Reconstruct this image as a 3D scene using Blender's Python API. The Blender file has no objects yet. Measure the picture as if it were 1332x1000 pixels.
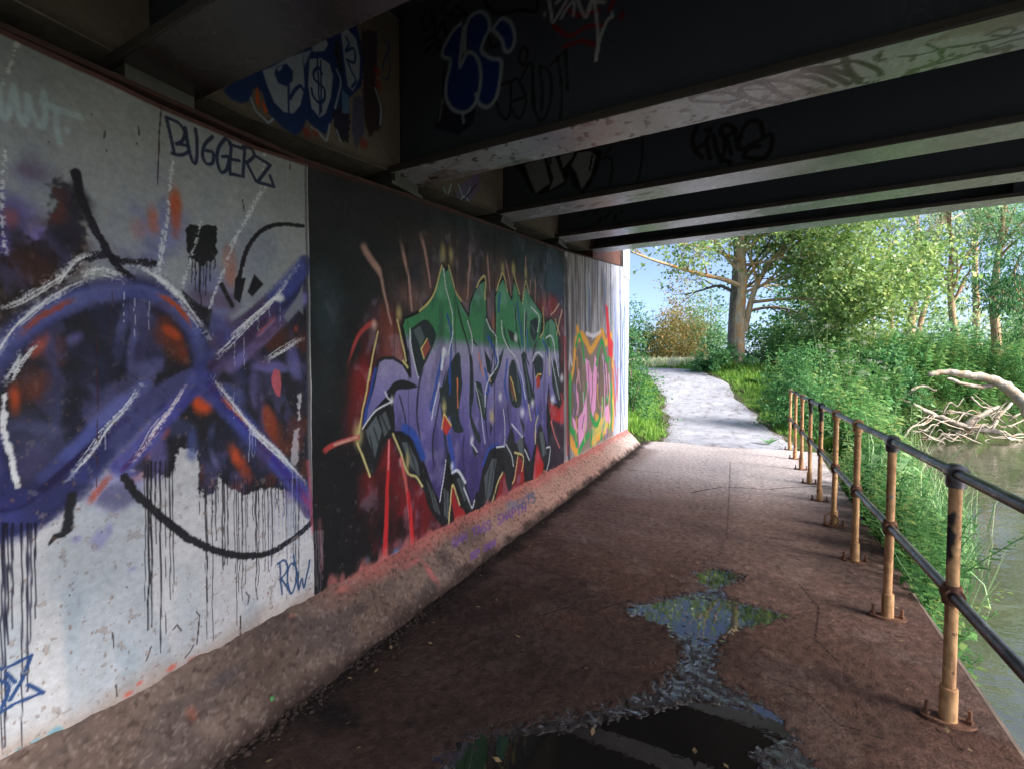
import bpy, bmesh, math, random
import numpy as np
from mathutils import Vector, Matrix

# ------------------------------------------------------------------ camera
# world axes: X = across the path (river side +), Y = along the path, Z = up
FPX = 585.0                      # focal length in pixels of the 1332 px wide photograph
EYE = np.array([0.0, 0.0, 1.51])
YAW = math.radians(26.9); PITCH = math.atan(20 / FPX)
FW = np.array([-math.sin(YAW) * math.cos(PITCH), math.cos(YAW) * math.cos(PITCH), -math.sin(PITCH)])
RT = np.array([math.cos(YAW), math.sin(YAW), 0.0])
UPV = np.cross(RT, FW)
scene = bpy.context.scene
col = scene.collection
cam_data = bpy.data.cameras.new('camera')
cam = bpy.data.objects.new('camera', cam_data); col.objects.link(cam)
cam_data.sensor_fit = 'HORIZONTAL'; cam_data.sensor_width = 36.0
cam_data.lens = FPX / 1332 * 36.0
cam_data.clip_start = 0.02; cam_data.clip_end = 2000
m = Matrix.Identity(4)
for i in range(3):
    m[i][0] = RT[i]; m[i][1] = UPV[i]; m[i][2] = -FW[i]; m[i][3] = EYE[i]
cam.matrix_world = m
scene.camera = cam
# ------------------------------------------------------------------ light
SUN_EL, SUN_AZ = math.radians(34), math.radians(104)   # azimuth from +Y, clockwise: from the river side, a little behind the camera
world = bpy.data.worlds.new('World'); scene.world = world; world.use_nodes = True
wn = world.node_tree.nodes; wl = world.node_tree.links
sky = wn.new('ShaderNodeTexSky'); sky.sky_type = 'NISHITA'; sky.sun_disc = False
sky.sun_elevation = SUN_EL; sky.sun_rotation = SUN_AZ
sky.air_density = 0.4; sky.dust_density = 2.2; sky.ozone_density = 1.0
bgn = wn['Background']; bgn.inputs['Strength'].default_value = 0.15
wl.new(sky.outputs['Color'], bgn.inputs['Color'])
sun_data = bpy.data.lights.new('sun', 'SUN'); sun_data.energy = 3.2; sun_data.angle = math.radians(24)
sun_data.color = (1.0, 0.96, 0.91)
sun = bpy.data.objects.new('sun', sun_data); col.objects.link(sun)
sd = Vector((math.sin(SUN_AZ) * math.cos(SUN_EL), math.cos(SUN_AZ) * math.cos(SUN_EL), math.sin(SUN_EL)))
sun.rotation_euler = sd.to_track_quat('Z', 'Y').to_euler()
sun.location = (0, 0, 60)
vs_ = scene.view_settings
vs_.view_transform = 'Standard'; vs_.look = 'None'; vs_.gamma = 1.0; vs_.use_curve_mapping = False
vs_.exposure = 1.65
scene.cycles.max_bounces = 10; scene.cycles.diffuse_bounces = 6
scene.cycles.caustics_reflective = False; scene.cycles.caustics_refractive = False

# ------------------------------------------------------------------ measuring helpers
def ray(x, y):
    return FW + RT * (x - 666) / FPX - UPV * (y - 500) / FPX
def on_x(x, y, X): d = ray(x, y); return EYE + d * ((X - EYE[0]) / d[0])
def on_y(x, y, Y): d = ray(x, y); return EYE + d * ((Y - EYE[1]) / d[1])
def on_z(x, y, Z): d = ray(x, y); return EYE + d * ((Z - EYE[2]) / d[2])
def at(x, y, depth): return EYE + ray(x, y) * depth

def lin(c):
    c = np.asarray(c, float) / 255.0
    return np.where(c <= 0.04045, c / 12.92, ((c + 0.055) / 1.055) ** 2.4)
def lin4(c): return tuple(lin(c)) + (1.0,)

# ------------------------------------------------------------------ object helpers
def tag(o, label=None, cat=None, group=None, kind=None):
    if label: o['label'] = label
    if cat: o['category'] = cat
    if group: o['group'] = group
    if kind: o['kind'] = kind
    return o
def link(o, parent=None):
    col.objects.link(o)
    if parent is not None: o.parent = parent
    return o
def thing(name, label, cat, loc=(0, 0, 0), group=None):
    o = bpy.data.objects.new(name, None); o.empty_display_size = .2
    o.location = loc; link(o); return tag(o, label, cat, group)
def mesh_np(name, verts, faces, mat, parent=None, smooth=False, attrs=None, uvs=None):
    """verts (N,3); faces (M,k) int array (k = 3 or 4) or list of lists"""
    me = bpy.data.meshes.new(name)
    verts = np.asarray(verts, np.float32)
    if isinstance(faces, np.ndarray):
        k = faces.shape[1]; M = faces.shape[0]
        me.vertices.add(len(verts)); me.vertices.foreach_set('co', verts.ravel())
        me.loops.add(M * k); me.loops.foreach_set('vertex_index', faces.astype(np.int32).ravel())
        me.polygons.add(M)
        me.polygons.foreach_set('loop_start', np.arange(0, M * k, k, dtype=np.int32))
        me.polygons.foreach_set('loop_total', np.full(M, k, np.int32))
        me.update(calc_edges=True)
    else:
        me.from_pydata([tuple(map(float, v)) for v in verts], [], faces); me.update()
    if smooth: me.polygons.foreach_set('use_smooth', np.ones(len(me.polygons), bool))
    if attrs:
        for nm, (ty, arr) in attrs.items():
            a = me.attributes.new(nm, ty, 'POINT')
            if ty == 'FLOAT': a.data.foreach_set('value', np.asarray(arr, np.float32).ravel())
            else: a.data.foreach_set('color', np.asarray(arr, np.float32).ravel())
    if mat: me.materials.append(mat)
    o = bpy.data.objects.new(name, me)
    if parent is not None: o.matrix_parent_inverse = Matrix.Identity(4)
    link(o, parent)
    if parent is not None:
        # vertices are given in world space: bring them into the parent's frame
        L = parent.location
        p = parent
        off = Vector((0, 0, 0))
        while p is not None: off += p.location; p = p.parent
        me.transform(Matrix.Translation(-off))
    return o
class MB:
    """collects simple shapes, builds ONE mesh"""
    def __init__(s): s.v = []; s.f = []
    def add(s, v, f):
        b = len(s.v); s.v += [tuple(map(float, p)) for p in v]; s.f += [[b + i for i in q] for q in f]
    def box(s, lo, hi):
        x0, y0, z0 = lo; x1, y1, z1 = hi
        s.add([(x0, y0, z0), (x1, y0, z0), (x1, y1, z0), (x0, y1, z0), (x0, y0, z1), (x1, y0, z1), (x1, y1, z1), (x0, y1, z1)],
              [[0, 3, 2, 1], [4, 5, 6, 7], [0, 1, 5, 4], [1, 2, 6, 5], [2, 3, 7, 6], [3, 0, 4, 7]])
    def bevbox(s, lo, hi, b=.01):
        bm = bmesh.new(); bmesh.ops.create_cube(bm, size=1)
        for v in bm.verts:
            v.co = Vector([(lo[i] + hi[i]) / 2 + v.co[i] * (hi[i] - lo[i]) for i in range(3)])
        bmesh.ops.bevel(bm, geom=bm.edges[:] , offset=b, segments=2, affect='EDGES', profile=.5)
        bm.verts.index_update()
        s.add([v.co for v in bm.verts], [[v.index for v in f.verts] for f in bm.faces]); bm.free()
    def tube(s, pts, rad, seg=10, cap=True):
        pts = [np.asarray(p, float) for p in pts]; n = len(pts)
        if np.isscalar(rad): rad = [rad] * n
        b = len(s.v); prev = None
        for i, p in enumerate(pts):
            t = (pts[min(i + 1, n - 1)] - pts[max(i - 1, 0)]); t = t / (np.linalg.norm(t) + 1e-9)
            if prev is None:
                a = np.array([0, 0, 1.]) if abs(t[2]) < .9 else np.array([1., 0, 0])
                u = np.cross(t, a)
            else: u = prev - t * (prev @ t)
            u = u / (np.linalg.norm(u) + 1e-9); w = np.cross(t, u); prev = u
            for k in range(seg):
                q = 2 * math.pi * k / seg
                s.v.append(tuple(p + rad[i] * (math.cos(q) * u + math.sin(q) * w)))
        for i in range(n - 1):
            for k in range(seg):
                a0 = b + i * seg + k; a1 = b + i * seg + (k + 1) % seg
                s.f.append([a0, a1, a1 + seg, a0 + seg])
        if cap:
            s.f.append([b + k for k in range(seg)][::-1]); s.f.append([b + (n - 1) * seg + k for k in range(seg)])
    def build(s, name, mat, parent=None, smooth=False):
        return mesh_np(name, s.v, s.f, mat, parent, smooth)
def auto_smooth(o, deg=35):
    me = o.data
    me.polygons.foreach_set('use_smooth', np.ones(len(me.polygons), bool))
    bm = bmesh.new(); bm.from_mesh(me)
    for e in bm.edges:
        if len(e.link_faces) == 2 and e.calc_face_angle(0) > math.radians(deg): e.smooth = False
    bm.to_mesh(me); bm.free(); return o

# ------------------------------------------------------------------ noise
_rs = np.random.RandomState(7)
LAT = _rs.rand(256, 256).astype(np.float32)
def vnoise(x, y, seed=0):
    x = np.asarray(x, np.float64) + seed * 17.31; y = np.asarray(y, np.float64) + seed * 9.77
    xi = np.floor(x).astype(int); yi = np.floor(y).astype(int); fx = x - xi; fy = y - yi
    fx = fx * fx * (3 - 2 * fx); fy = fy * fy * (3 - 2 * fy)
    a = LAT[yi & 255, xi & 255]; b = LAT[yi & 255, (xi + 1) & 255]; c_ = LAT[(yi + 1) & 255, xi & 255]; d = LAT[(yi + 1) & 255, (xi + 1) & 255]
    return (a * (1 - fx) + b * fx) * (1 - fy) + (c_ * (1 - fx) + d * fx) * fy
def fbm(x, y, s=1.0, oct=4, seed=0):
    t = 0; a = .5; n = 0
    for o in range(oct):
        t = t + a * vnoise(np.asarray(x) * s, np.asarray(y) * s, seed + o * 3); n += a; s *= 2.03; a *= .5
    return t / n
def sstep(a, b, x):
    t = np.clip((x - a) / (b - a + 1e-12), 0, 1); return t * t * (3 - 2 * t)
def catmull(pts, k=6):
    P = np.asarray(pts, float)
    if len(P) < 3: return P
    P = np.vstack([2 * P[0] - P[1], P, 2 * P[-1] - P[-2]]); out = []
    for i in range(1, len(P) - 2):
        for j in range(k):
            t = j / k
            out.append(.5 * ((2 * P[i]) + (-P[i - 1] + P[i + 1]) * t + (2 * P[i - 1] - 5 * P[i] + 4 * P[i + 1] - P[i + 2]) * t * t + (-P[i - 1] + 3 * P[i] - 3 * P[i + 1] + P[i + 2]) * t ** 3))
    out.append(P[-2]); return np.array(out)

# ------------------------------------------------------------------ painted surfaces: a fine grid whose vertices carry the paint
class Canvas:
    """plane through O with unit axes A (u) and B (v); us = column positions; vlo/vhi give the v range of each column"""
    def __init__(s, O, A, B, us, vlo, vhi, nv, base):
        s.O = np.array(O, float); s.A = np.array(A, float); s.B = np.array(B, float); s.N = np.cross(s.A, s.B)
        s.us = np.asarray(us, float); nu = len(us)
        t = np.linspace(0, 1, nv)[:, None]
        vlo = np.broadcast_to(np.asarray(vlo, float), (nu,)); vhi = np.broadcast_to(np.asarray(vhi, float), (nu,))
        s.V = vlo[None, :] * (1 - t) + vhi[None, :] * t
        s.U = np.broadcast_to(s.us[None, :], s.V.shape).copy()
        s.C = np.empty(s.V.shape + (3,)); s.C[:] = base
        s.h = np.zeros(s.V.shape); s.ws = 1.0
    def uv(s, pts):
        out = []
        for x, y in pts:
            d = ray(x, y); t = ((s.O - EYE) @ s.N) / (d @ s.N); q = EYE + d * t - s.O
            out.append((q @ s.A, q @ s.B))
        return np.array(out)
    def scale(s, p):
        """metres on the wall per photo pixel near photo point p"""
        d = ray(*p); t = ((s.O - EYE) @ s.N) / (d @ s.N); return t / FPX
    def box(s, lo, hi):
        i0, i1 = np.searchsorted(s.us, [lo[0], hi[0]])
        if i1 <= i0: return None
        Vs = s.V[:, i0:i1]
        r = np.where((Vs.max(1) >= lo[1]) & (Vs.min(1) <= hi[1]))[0]
        if len(r) == 0: return None
        return slice(r[0], r[-1] + 1), slice(i0, i1)
    def mix(s, sl, a, c_):
        c_ = np.asarray(c_, float)
        s.C[sl] = s.C[sl] * (1 - a[..., None]) + c_ * a[..., None]
    def stroke(s, pts, w, c_, a=1.0, soft=.35, w1=None, smooth=True, rough=0.0, speck=0.0, seed=0, fade=(0, 0)):
        """w, w1: full width in photo px at the start / end; rough: ragged edge; speck: broken-up coverage"""
        P = s.uv(pts); sc = np.mean([s.scale(p) for p in pts])
        if smooth and len(P) > 2: P = catmull(P)
        n = len(P); w1 = w if w1 is None else w1; w, w1 = w * s.ws, w1 * s.ws
        wid = np.linspace(w, w1, n) * sc / 2
        ext = max(wid.max(), 1e-4) * (1 + soft) * 1.15 + .004
        sl = s.box(P.min(0) - ext, P.max(0) + ext)
        if sl is None: return
        U = s.U[sl]; V = s.V[sl]; D = np.full(U.shape, 1e9); T = np.zeros(U.shape)
        for i in range(n - 1):
            a_, b_ = P[i], P[i + 1]; d = b_ - a_; L = d @ d + 1e-12
            mn = np.minimum(a_, b_) - ext; mx = np.maximum(a_, b_) + ext
            c0, c1 = np.searchsorted(U[0], [mn[0], mx[0]])
            if c1 <= c0: continue
            u = U[:, c0:c1]; v = V[:, c0:c1]
            t = np.clip(((u - a_[0]) * d[0] + (v - a_[1]) * d[1]) / L, 0, 1)
            dist = np.hypot(u - a_[0] - t * d[0], v - a_[1] - t * d[1]) / np.maximum(wid[i] * (1 - t) + wid[i + 1] * t, 1e-5)
            q = D[:, c0:c1]; k = dist < q
            q[k] = dist[k]; T[:, c0:c1][k] = ((i + t) / (n - 1))[k]
        if rough: D = D + rough * (fbm(U, V, 90, 3, seed) - .5) * 2
        A = a * (1 - sstep(1 - soft, 1 + soft, D))
        if speck:
            nz = fbm(U, V, 150, 2, seed + 5)
            A = A * sstep(speck - .06, speck + .06, nz + .25 * (1 - np.clip(D, 0, 1)))
        if fade[0]: A = A * sstep(0, fade[0], T)
        if fade[1]: A = A * (1 - sstep(1 - fade[1], 1, T))
        s.mix(sl, A, c_)
    def poly(s, pts, c_, a=1.0, soft=1.0, smooth=False, rough=0.0, seed=0, grad=None, speck=0.0):
        """filled outline; soft = edge softness in photo px; grad = [(v, colour)...] by height"""
        P = s.uv(pts); sc = np.mean([s.scale(p) for p in pts]); sf = max(soft * sc, .002)
        if smooth: P = catmull(np.vstack([P, P[:1]]), 5)[:-1]
        ext = sf * 1.5
        sl = s.box(P.min(0) - ext, P.max(0) + ext)
        if sl is None: return
        U = s.U[sl]; V = s.V[sl]
        ins = np.zeros(U.shape, bool); D = np.full(U.shape, 1e9); n = len(P)
        for i in range(n):
            a_, b_ = P[i], P[(i + 1) % n]
            if a_[1] != b_[1]:
                cr = ((a_[1] > V) != (b_[1] > V)) & (U < (b_[0] - a_[0]) * (V - a_[1]) / (b_[1] - a_[1]) + a_[0]); ins ^= cr
            d = b_ - a_; L = d @ d + 1e-12
            t = np.clip(((U - a_[0]) * d[0] + (V - a_[1]) * d[1]) / L, 0, 1)
            D = np.minimum(D, np.hypot(U - a_[0] - t * d[0], V - a_[1] - t * d[1]))
        sd_ = np.where(ins, D, -D)
        if rough: sd_ = sd_ + rough * sc * (fbm(U, V, 60, 3, seed) - .5) * 2
        A = a * sstep(-sf, sf, sd_)
        if speck: A = A * sstep(speck - .1, speck + .1, fbm(U, V, 25, 4, seed + 5))
        if grad:
            vs = np.array([g[0] for g in grad]); cs = np.array([g[1] for g in grad], float)
            c_ = np.stack([np.interp(V, vs, cs[:, k]) for k in range(3)], -1)
        s.mix(sl, A, c_)
    def blob(s, p, rx, ry, c_, a=1.0, rot=0, noise=.9, seed=0):
        """soft sprayed patch, radii in photo px"""
        q = s.uv([p])[0]; sc = s.scale(p)
        # photo px -> wall metres (across: foreshortened)
        e = s.uv([(p[0] + 1, p[1])])[0] - q
        su = abs(e[0]); sv = sc
        ext = np.array([max(rx, ry) * su, max(rx, ry) * sv]) * 1.8
        sl = s.box(q - ext, q + ext)
        if sl is None: return
        x = (s.U[sl] - q[0]) / su; y = (s.V[sl] - q[1]) / sv
        cr, sr = math.cos(rot), math.sin(rot)
        d = np.hypot((x * cr + y * sr) / rx, (-x * sr + y * cr) / ry)
        if noise: d = d + noise * (fbm(s.U[sl], s.V[sl], 7, 5, seed) - .5) * 2.2
        s.mix(sl, a * (1 - sstep(.1, 1.25, d)), c_)
    def drip(s, x, y0, y1, w, c_, a=.95, seed=0):
        r = random.Random(seed * 1000 + int(x * 10)); k = 7; a *= r.uniform(.7, 1.0); w *= r.uniform(.75, 1.4); y1 += r.uniform(-14, 14) if y1 - y0 > 60 else 0
        pts = [(x + r.uniform(-.5, .5) + (r.uniform(-.8, .8) if i else 0), y0 + (y1 - y0) * i / k) for i in range(k + 1)]
        s.stroke(pts, w * 1.0, c_, a, soft=.35, w1=w * .6, smooth=False)
    def build(s, name, mat, parent=None, disp=0.0, flip=False):
        nv, nu = s.V.shape
        X = s.O + s.U[..., None] * s.A + s.V[..., None] * s.B
        if disp: X = X + s.N * (disp * s.h)[..., None]
        idx = np.arange(nv * nu).reshape(nv, nu)
        F = np.stack([idx[:-1, :-1], idx[:-1, 1:], idx[1:, 1:], idx[1:, :-1]], -1).reshape(-1, 4)
        if flip: F = F[:, ::-1]
        rgba = np.ones((nv * nu, 4), np.float32); rgba[:, :3] = lin(np.clip(s.C, 0, 255).reshape(-1, 3))
        return mesh_np(name, X.reshape(-1, 3), F, mat, parent, smooth=True, attrs={'paint': ('FLOAT_COLOR', rgba)})

# ------------------------------------------------------------------ materials
class NT:
    def __init__(s, name):
        s.m = bpy.data.materials.new(name); s.m.use_nodes = True; s.t = s.m.node_tree; s.n = s.t.nodes
        s.b = s.n['Principled BSDF']; s.out = s.n['Material Output']
    def node(s, ty, **kw):
        n = s.n.new(ty)
        for k, v in kw.items(): setattr(n, k, v)
        return n
    def l(s, a, b): s.t.links.new(a, b)
    def coord(s, kind='Object', scale=(1, 1, 1)):
        tc = s.node('ShaderNodeTexCoord'); mp = s.node('ShaderNodeMapping'); mp.inputs['Scale'].default_value = scale
        s.l(tc.outputs[kind], mp.inputs['Vector']); return mp.outputs['Vector']
    def noise(s, vec, scale, detail=4, rough=.55, dist=0):
        n = s.node('ShaderNodeTexNoise'); n.inputs['Scale'].default_value = scale; n.inputs['Detail'].default_value = detail
        n.inputs['Roughness'].default_value = rough; n.inputs['Distortion'].default_value = dist
        if vec is not None: s.l(vec, n.inputs['Vector'])
        return n.outputs['Fac']
    def vor(s, vec, scale, feature='F1'):
        n = s.node('ShaderNodeTexVoronoi'); n.feature = feature; n.inputs['Scale'].default_value = scale
        s.l(vec, n.inputs['Vector']); return n.outputs['Distance']
    def ramp(s, fac, stops, interp='LINEAR'):
        r = s.node('ShaderNodeValToRGB'); cr = r.color_ramp; cr.interpolation = interp
        while len(cr.elements) < len(stops): cr.elements.new(.5)
        for e, (p, c_) in zip(cr.elements, stops):
            e.position = p; e.color = c_ if len(c_) == 4 else tuple(c_) + (1,)
        s.l(fac, r.inputs['Fac']); return r.outputs['Color']
    def mix(s, fac, a, b, mode='MIX'):
        n = s.node('ShaderNodeMix'); n.data_type = 'RGBA'; n.blend_type = mode
        for sock, v in ((n.inputs[0], fac), (n.inputs[6], a), (n.inputs[7], b)):
            if isinstance(v, (int, float)): sock.default_value = v
            elif isinstance(v, tuple): sock.default_value = v
            else: s.l(v, sock)
        return n.outputs[2]
    def math(s, op, a, b=0.0, clamp=False):
        n = s.node('ShaderNodeMath', operation=op); n.use_clamp = clamp
        for sock, v in ((n.inputs[0], a), (n.inputs[1], b)):
            if isinstance(v, (int, float)): sock.default_value = v
            else: s.l(v, sock)
        return n.outputs[0]
    def attr(s, name):
        n = s.node('ShaderNodeAttribute'); n.attribute_name = name; return n
    def bump(s, h, strength=.3, dist=.01, prev=None):
        b = s.node('ShaderNodeBump'); b.inputs['Strength'].default_value = strength; b.inputs['Distance'].default_value = dist
        s.l(h, b.inputs['Height'])
        if prev is not None: s.l(prev, b.inputs['Normal'])
        return b.outputs['Normal']
    def set(s, **kw):
        for k, v in kw.items():
            sock = s.b.inputs[k]
            if isinstance(v, (int, float, tuple)): sock.default_value = v
            else: s.l(v, sock)
        return s
g = lambda v: (v, v, v, 1)
BW = [(0, g(0)), (1, g(1))]
def mat_painted(name, rough=.62, grain=.35, bump=.4, spec=.4, pits=True):
    t = NT(name); v = t.coord(); a = t.attr('paint')
    n1 = t.noise(v, 38, 6, .65); n2 = t.noise(v, 3.1, 5, .6); n3 = t.noise(v, 260, 3, .6)
    c1 = t.mix(grain, a.outputs['Color'], t.ramp(n1, [(.3, g(.45)), (.7, g(1.25))]), 'MULTIPLY')
    c2 = t.mix(grain, c1, t.ramp(n2, [(.3, g(.6)), (.7, g(1.15))]), 'MULTIPLY')
    h = t.math('ADD', t.math('MULTIPLY', n1, .6), t.math('MULTIPLY', n3, .25))
    if pits:
        p = t.vor(t.coord(scale=(1, 1, .55)), 26)
        pm = t.ramp(t.math('ADD', p, t.math('MULTIPLY', n1, .12)), [(.085, g(0)), (.13, g(1))])
        sel = t.ramp(t.noise(v, 7, 2), [(.5, g(0)), (.58, g(1))])
        pit = t.math('MAXIMUM', pm, t.math('SUBTRACT', 1.0, sel))
        c2 = t.mix(t.math('SUBTRACT', 1.0, pit), c2, (.012, .010, .010, 1))
        h = t.math('ADD', h, t.math('MULTIPLY', pit, .8))
    t.set(**{'Base Color': c2, 'Roughness': t.ramp(n2, [(.3, g(rough - .12)), (.7, g(rough + .12))]), 'Specular IOR Level': spec, 'Normal': t.bump(h, bump, .012)})
    return t.m
def mat_plain(name, c1, c2, scale=8, rough=.7, bump=.3, metal=0, detail=5, vec_scale=(1, 1, 1), spec=.5, dist=.01):
    t = NT(name); v = t.coord(scale=vec_scale)
    n = t.noise(v, scale, detail, .62); f = t.noise(v, scale * 9, 3)
    c_ = t.ramp(n, [(.32, lin4(c1)), (.68, lin4(c2))])
    c_ = t.mix(.35, c_, t.ramp(f, [(.3, g(.5)), (.7, g(1.2))]), 'MULTIPLY')
    t.set(**{'Base Color': c_, 'Roughness': rough, 'Metallic': metal, 'Specular IOR Level': spec, 'Normal': t.bump(t.math('ADD', n, t.math('MULTIPLY', f, .3)), bump, dist)})
    return t.m

# ================================================================== ABUTMENT WALL AND ITS PAINTED PANELS
WX = -2.04                                     # wall face
TOPY = [-2.6, .55, .99, 1.37, 1.62, 2.05, 2.37, 2.98, 4.02, 5.53, 8.71, 9.32]
TOPZ = [2.53, 2.556, 2.546, 2.554, 2.584, 2.643, 2.686, 2.748, 2.881, 3.022, 3.461, 3.54]
wtop = lambda y: np.interp(y, TOPY, TOPZ)
WBOT = .262
Y12, Y23, YEND = 1.655, 5.52, 9.27
R_ = random.Random(11)
def cols_graded(y0, y1, f):
    out = [y0]
    while out[-1] < y1: out.append(out[-1] + f(out[-1]))
    out[-1] = y1; return np.array(out)
def wall_canvas(y0, y1, f, nv, base):
    us = cols_graded(y0, y1, f)
    return Canvas((WX, 0, 0), (0, 1, 0), (0, 0, 1), us, WBOT - .05, wtop(us), nv, base)

# ---- panel 1: pale wall with the sprayed blue and black mural
w1 = wall_canvas(-.6, Y12, lambda y: .0036 if y > .42 else .014, 520, (190, 193, 196))
w1.C += (fbm(w1.U, w1.V, 2.2, 4, 3)[..., None] - .5) * np.array([50, 44, 40])
# broad pale and blue-grey roller patches
pt = fbm(w1.U * 2.2, w1.V * .45, 2.0, 3, 21); a_ = sstep(.52, .60, pt) * .35
w1.mix((slice(None), slice(None)), a_, (140, 158, 172))
# upper half of the panel greyed: partly grey paint, partly painted-in shade
a_ = sstep(1.45, 1.75, w1.V + .25 * (fbm(w1.U, w1.V, 1.6, 3, 9) - .5)) * .62
w1.mix((slice(None), slice(None)), a_, (118, 128, 134))
W = w1; ALL0 = (slice(None), slice(None))
BL, BLD, LAV, BLK, ORG, WHT = (62, 74, 148), (44, 42, 112), (128, 126, 190), (20, 20, 26), (170, 70, 34), (214, 222, 226)
BRN = (52, 32, 28)
# smoky upper left
for p, rx, ry, c_, a_ in [((25, 290), 45, 60, (84, 78, 140), .8), ((-30, 300), 60, 120, (60, 58, 110), .8), ((5, 380), 50, 60, BRN, .9), ((60, 340), 55, 60, BRN, .95), ((30, 330), 40, 40, BLK, .7),
        ((85, 300), 28, 60, BLK, .95), ((100, 262), 20, 26, BLK, .8), ((40, 225), 40, 30, (92, 96, 140), .55), ((55, 310), 20, 16, (122, 112, 176), .8), ((5, 320), 14, 50, (88, 80, 150), .8), ((12, 285), 14, 18, (150, 70, 50), .5),
        ((215, 300), 42, 60, (110, 118, 170), .75), ((150, 330), 30, 30, (110, 116, 150), .4), ((190, 380), 40, 24, (96, 100, 150), .6), ((290, 385), 60, 40, (96, 102, 160), .6),
        ((228, 270), 10, 36, ORG, .8), ((200, 282), 11, 22, (176, 96, 70), .75), ((180, 300), 12, 16, (150, 110, 110), .5), ((300, 345), 8, 24, (176, 96, 70), .6), ((330, 330), 40, 40, (120, 132, 160), .4)]:
    W.blob(p, rx, ry, c_, a_, seed=int(p[0]))
W.poly([(70, 236), (82, 229), (97, 252), (108, 290), (110, 322), (100, 345), (60, 385), (-8, 430), (-8, 340), (35, 312), (66, 300)], (24, 20, 22), .85, 6, rough=14, seed=4)
W.blob((50, 352), 34, 26, (70, 40, 32), .6, seed=3)
W.blob((52, 306), 16, 12, (112, 104, 168), .7, seed=8)
W.stroke([(98, 226), (104, 252), (118, 288), (135, 318), (152, 345), (172, 362)], 9, BLK, rough=.45, soft=.25, seed=2)
W.stroke([(100, 224), (103, 245)], 9, BLK, soft=.3)
W.stroke([(112, 336), (135, 332), (165, 340), (200, 343)], 10, BLK, .92, rough=.7, soft=.3, speck=.36, seed=3)
# interior darkness of the left eye and of the crossing
W.poly([(-30, 520), (5, 470), (55, 420), (105, 397), (165, 386), (215, 402), (250, 440), (264, 482), (240, 500), (190, 545), (130, 602), (65, 655), (20, 660), (-30, 620)], (20, 21, 29), .97, 4)
W.poly([(262, 470), (300, 425), (345, 395), (400, 345), (404, 660), (392, 640), (350, 595), (308, 540), (268, 492)], (26, 26, 36), .95, 5)
W.poly([(165, 612), (200, 570), (262, 492), (300, 525), (345, 585), (385, 625), (404, 650), (380, 640), (352, 632), (330, 640), (318, 645), (300, 634), (285, 622), (278, 640), (266, 646), (260, 636), (258, 590), (248, 582), (232, 583), (230, 604), (222, 620), (205, 612), (195, 622), (182, 614)], (22, 22, 28), .97, 1.5, rough=5, seed=12)
W.poly([(258, 398), (300, 420), (335, 400), (392, 345), (395, 382), (350, 430), (300, 470), (268, 478)], (34, 38, 74), .8, 6)
# smoke inside
lum = w1.C.mean(-1); dk = (1 - sstep(30, 70, lum))
w1.mix(ALL0, dk * sstep(.50, .68, fbm(w1.U * 1.0 + w1.V * .5, w1.V * .8 - w1.U * .4, 4.2, 5, 61)) * .30, (50, 57, 104))
w1.mix(ALL0, dk * sstep(.56, .70, fbm(w1.U * 1.4 + w1.V * .7, w1.V * .7 - w1.U * .6, 7, 5, 67)) * .42, (92, 90, 144))
w1.mix(ALL0, dk * sstep(.60, .74, fbm(w1.U, w1.V, 4.5, 4, 71)) * .6, (104, 48, 32))
# dark block with drips
W.poly([(242, 299), (248, 293), (281, 294), (283, 328), (276, 338), (262, 346), (243, 329)], (14, 17, 20), 1, .8, rough=3, seed=5)
for x, y1, w_ in [(246, 352, 1.6), (250, 368, 1.8), (254, 388, 2.0), (259, 380, 1.8), (261, 396, 2.2), (265, 372, 1.6), (268, 388, 1.6), (273, 366, 2.2), (279, 350, 2)]: W.drip(x, 325, y1, w_, BLK)
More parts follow.
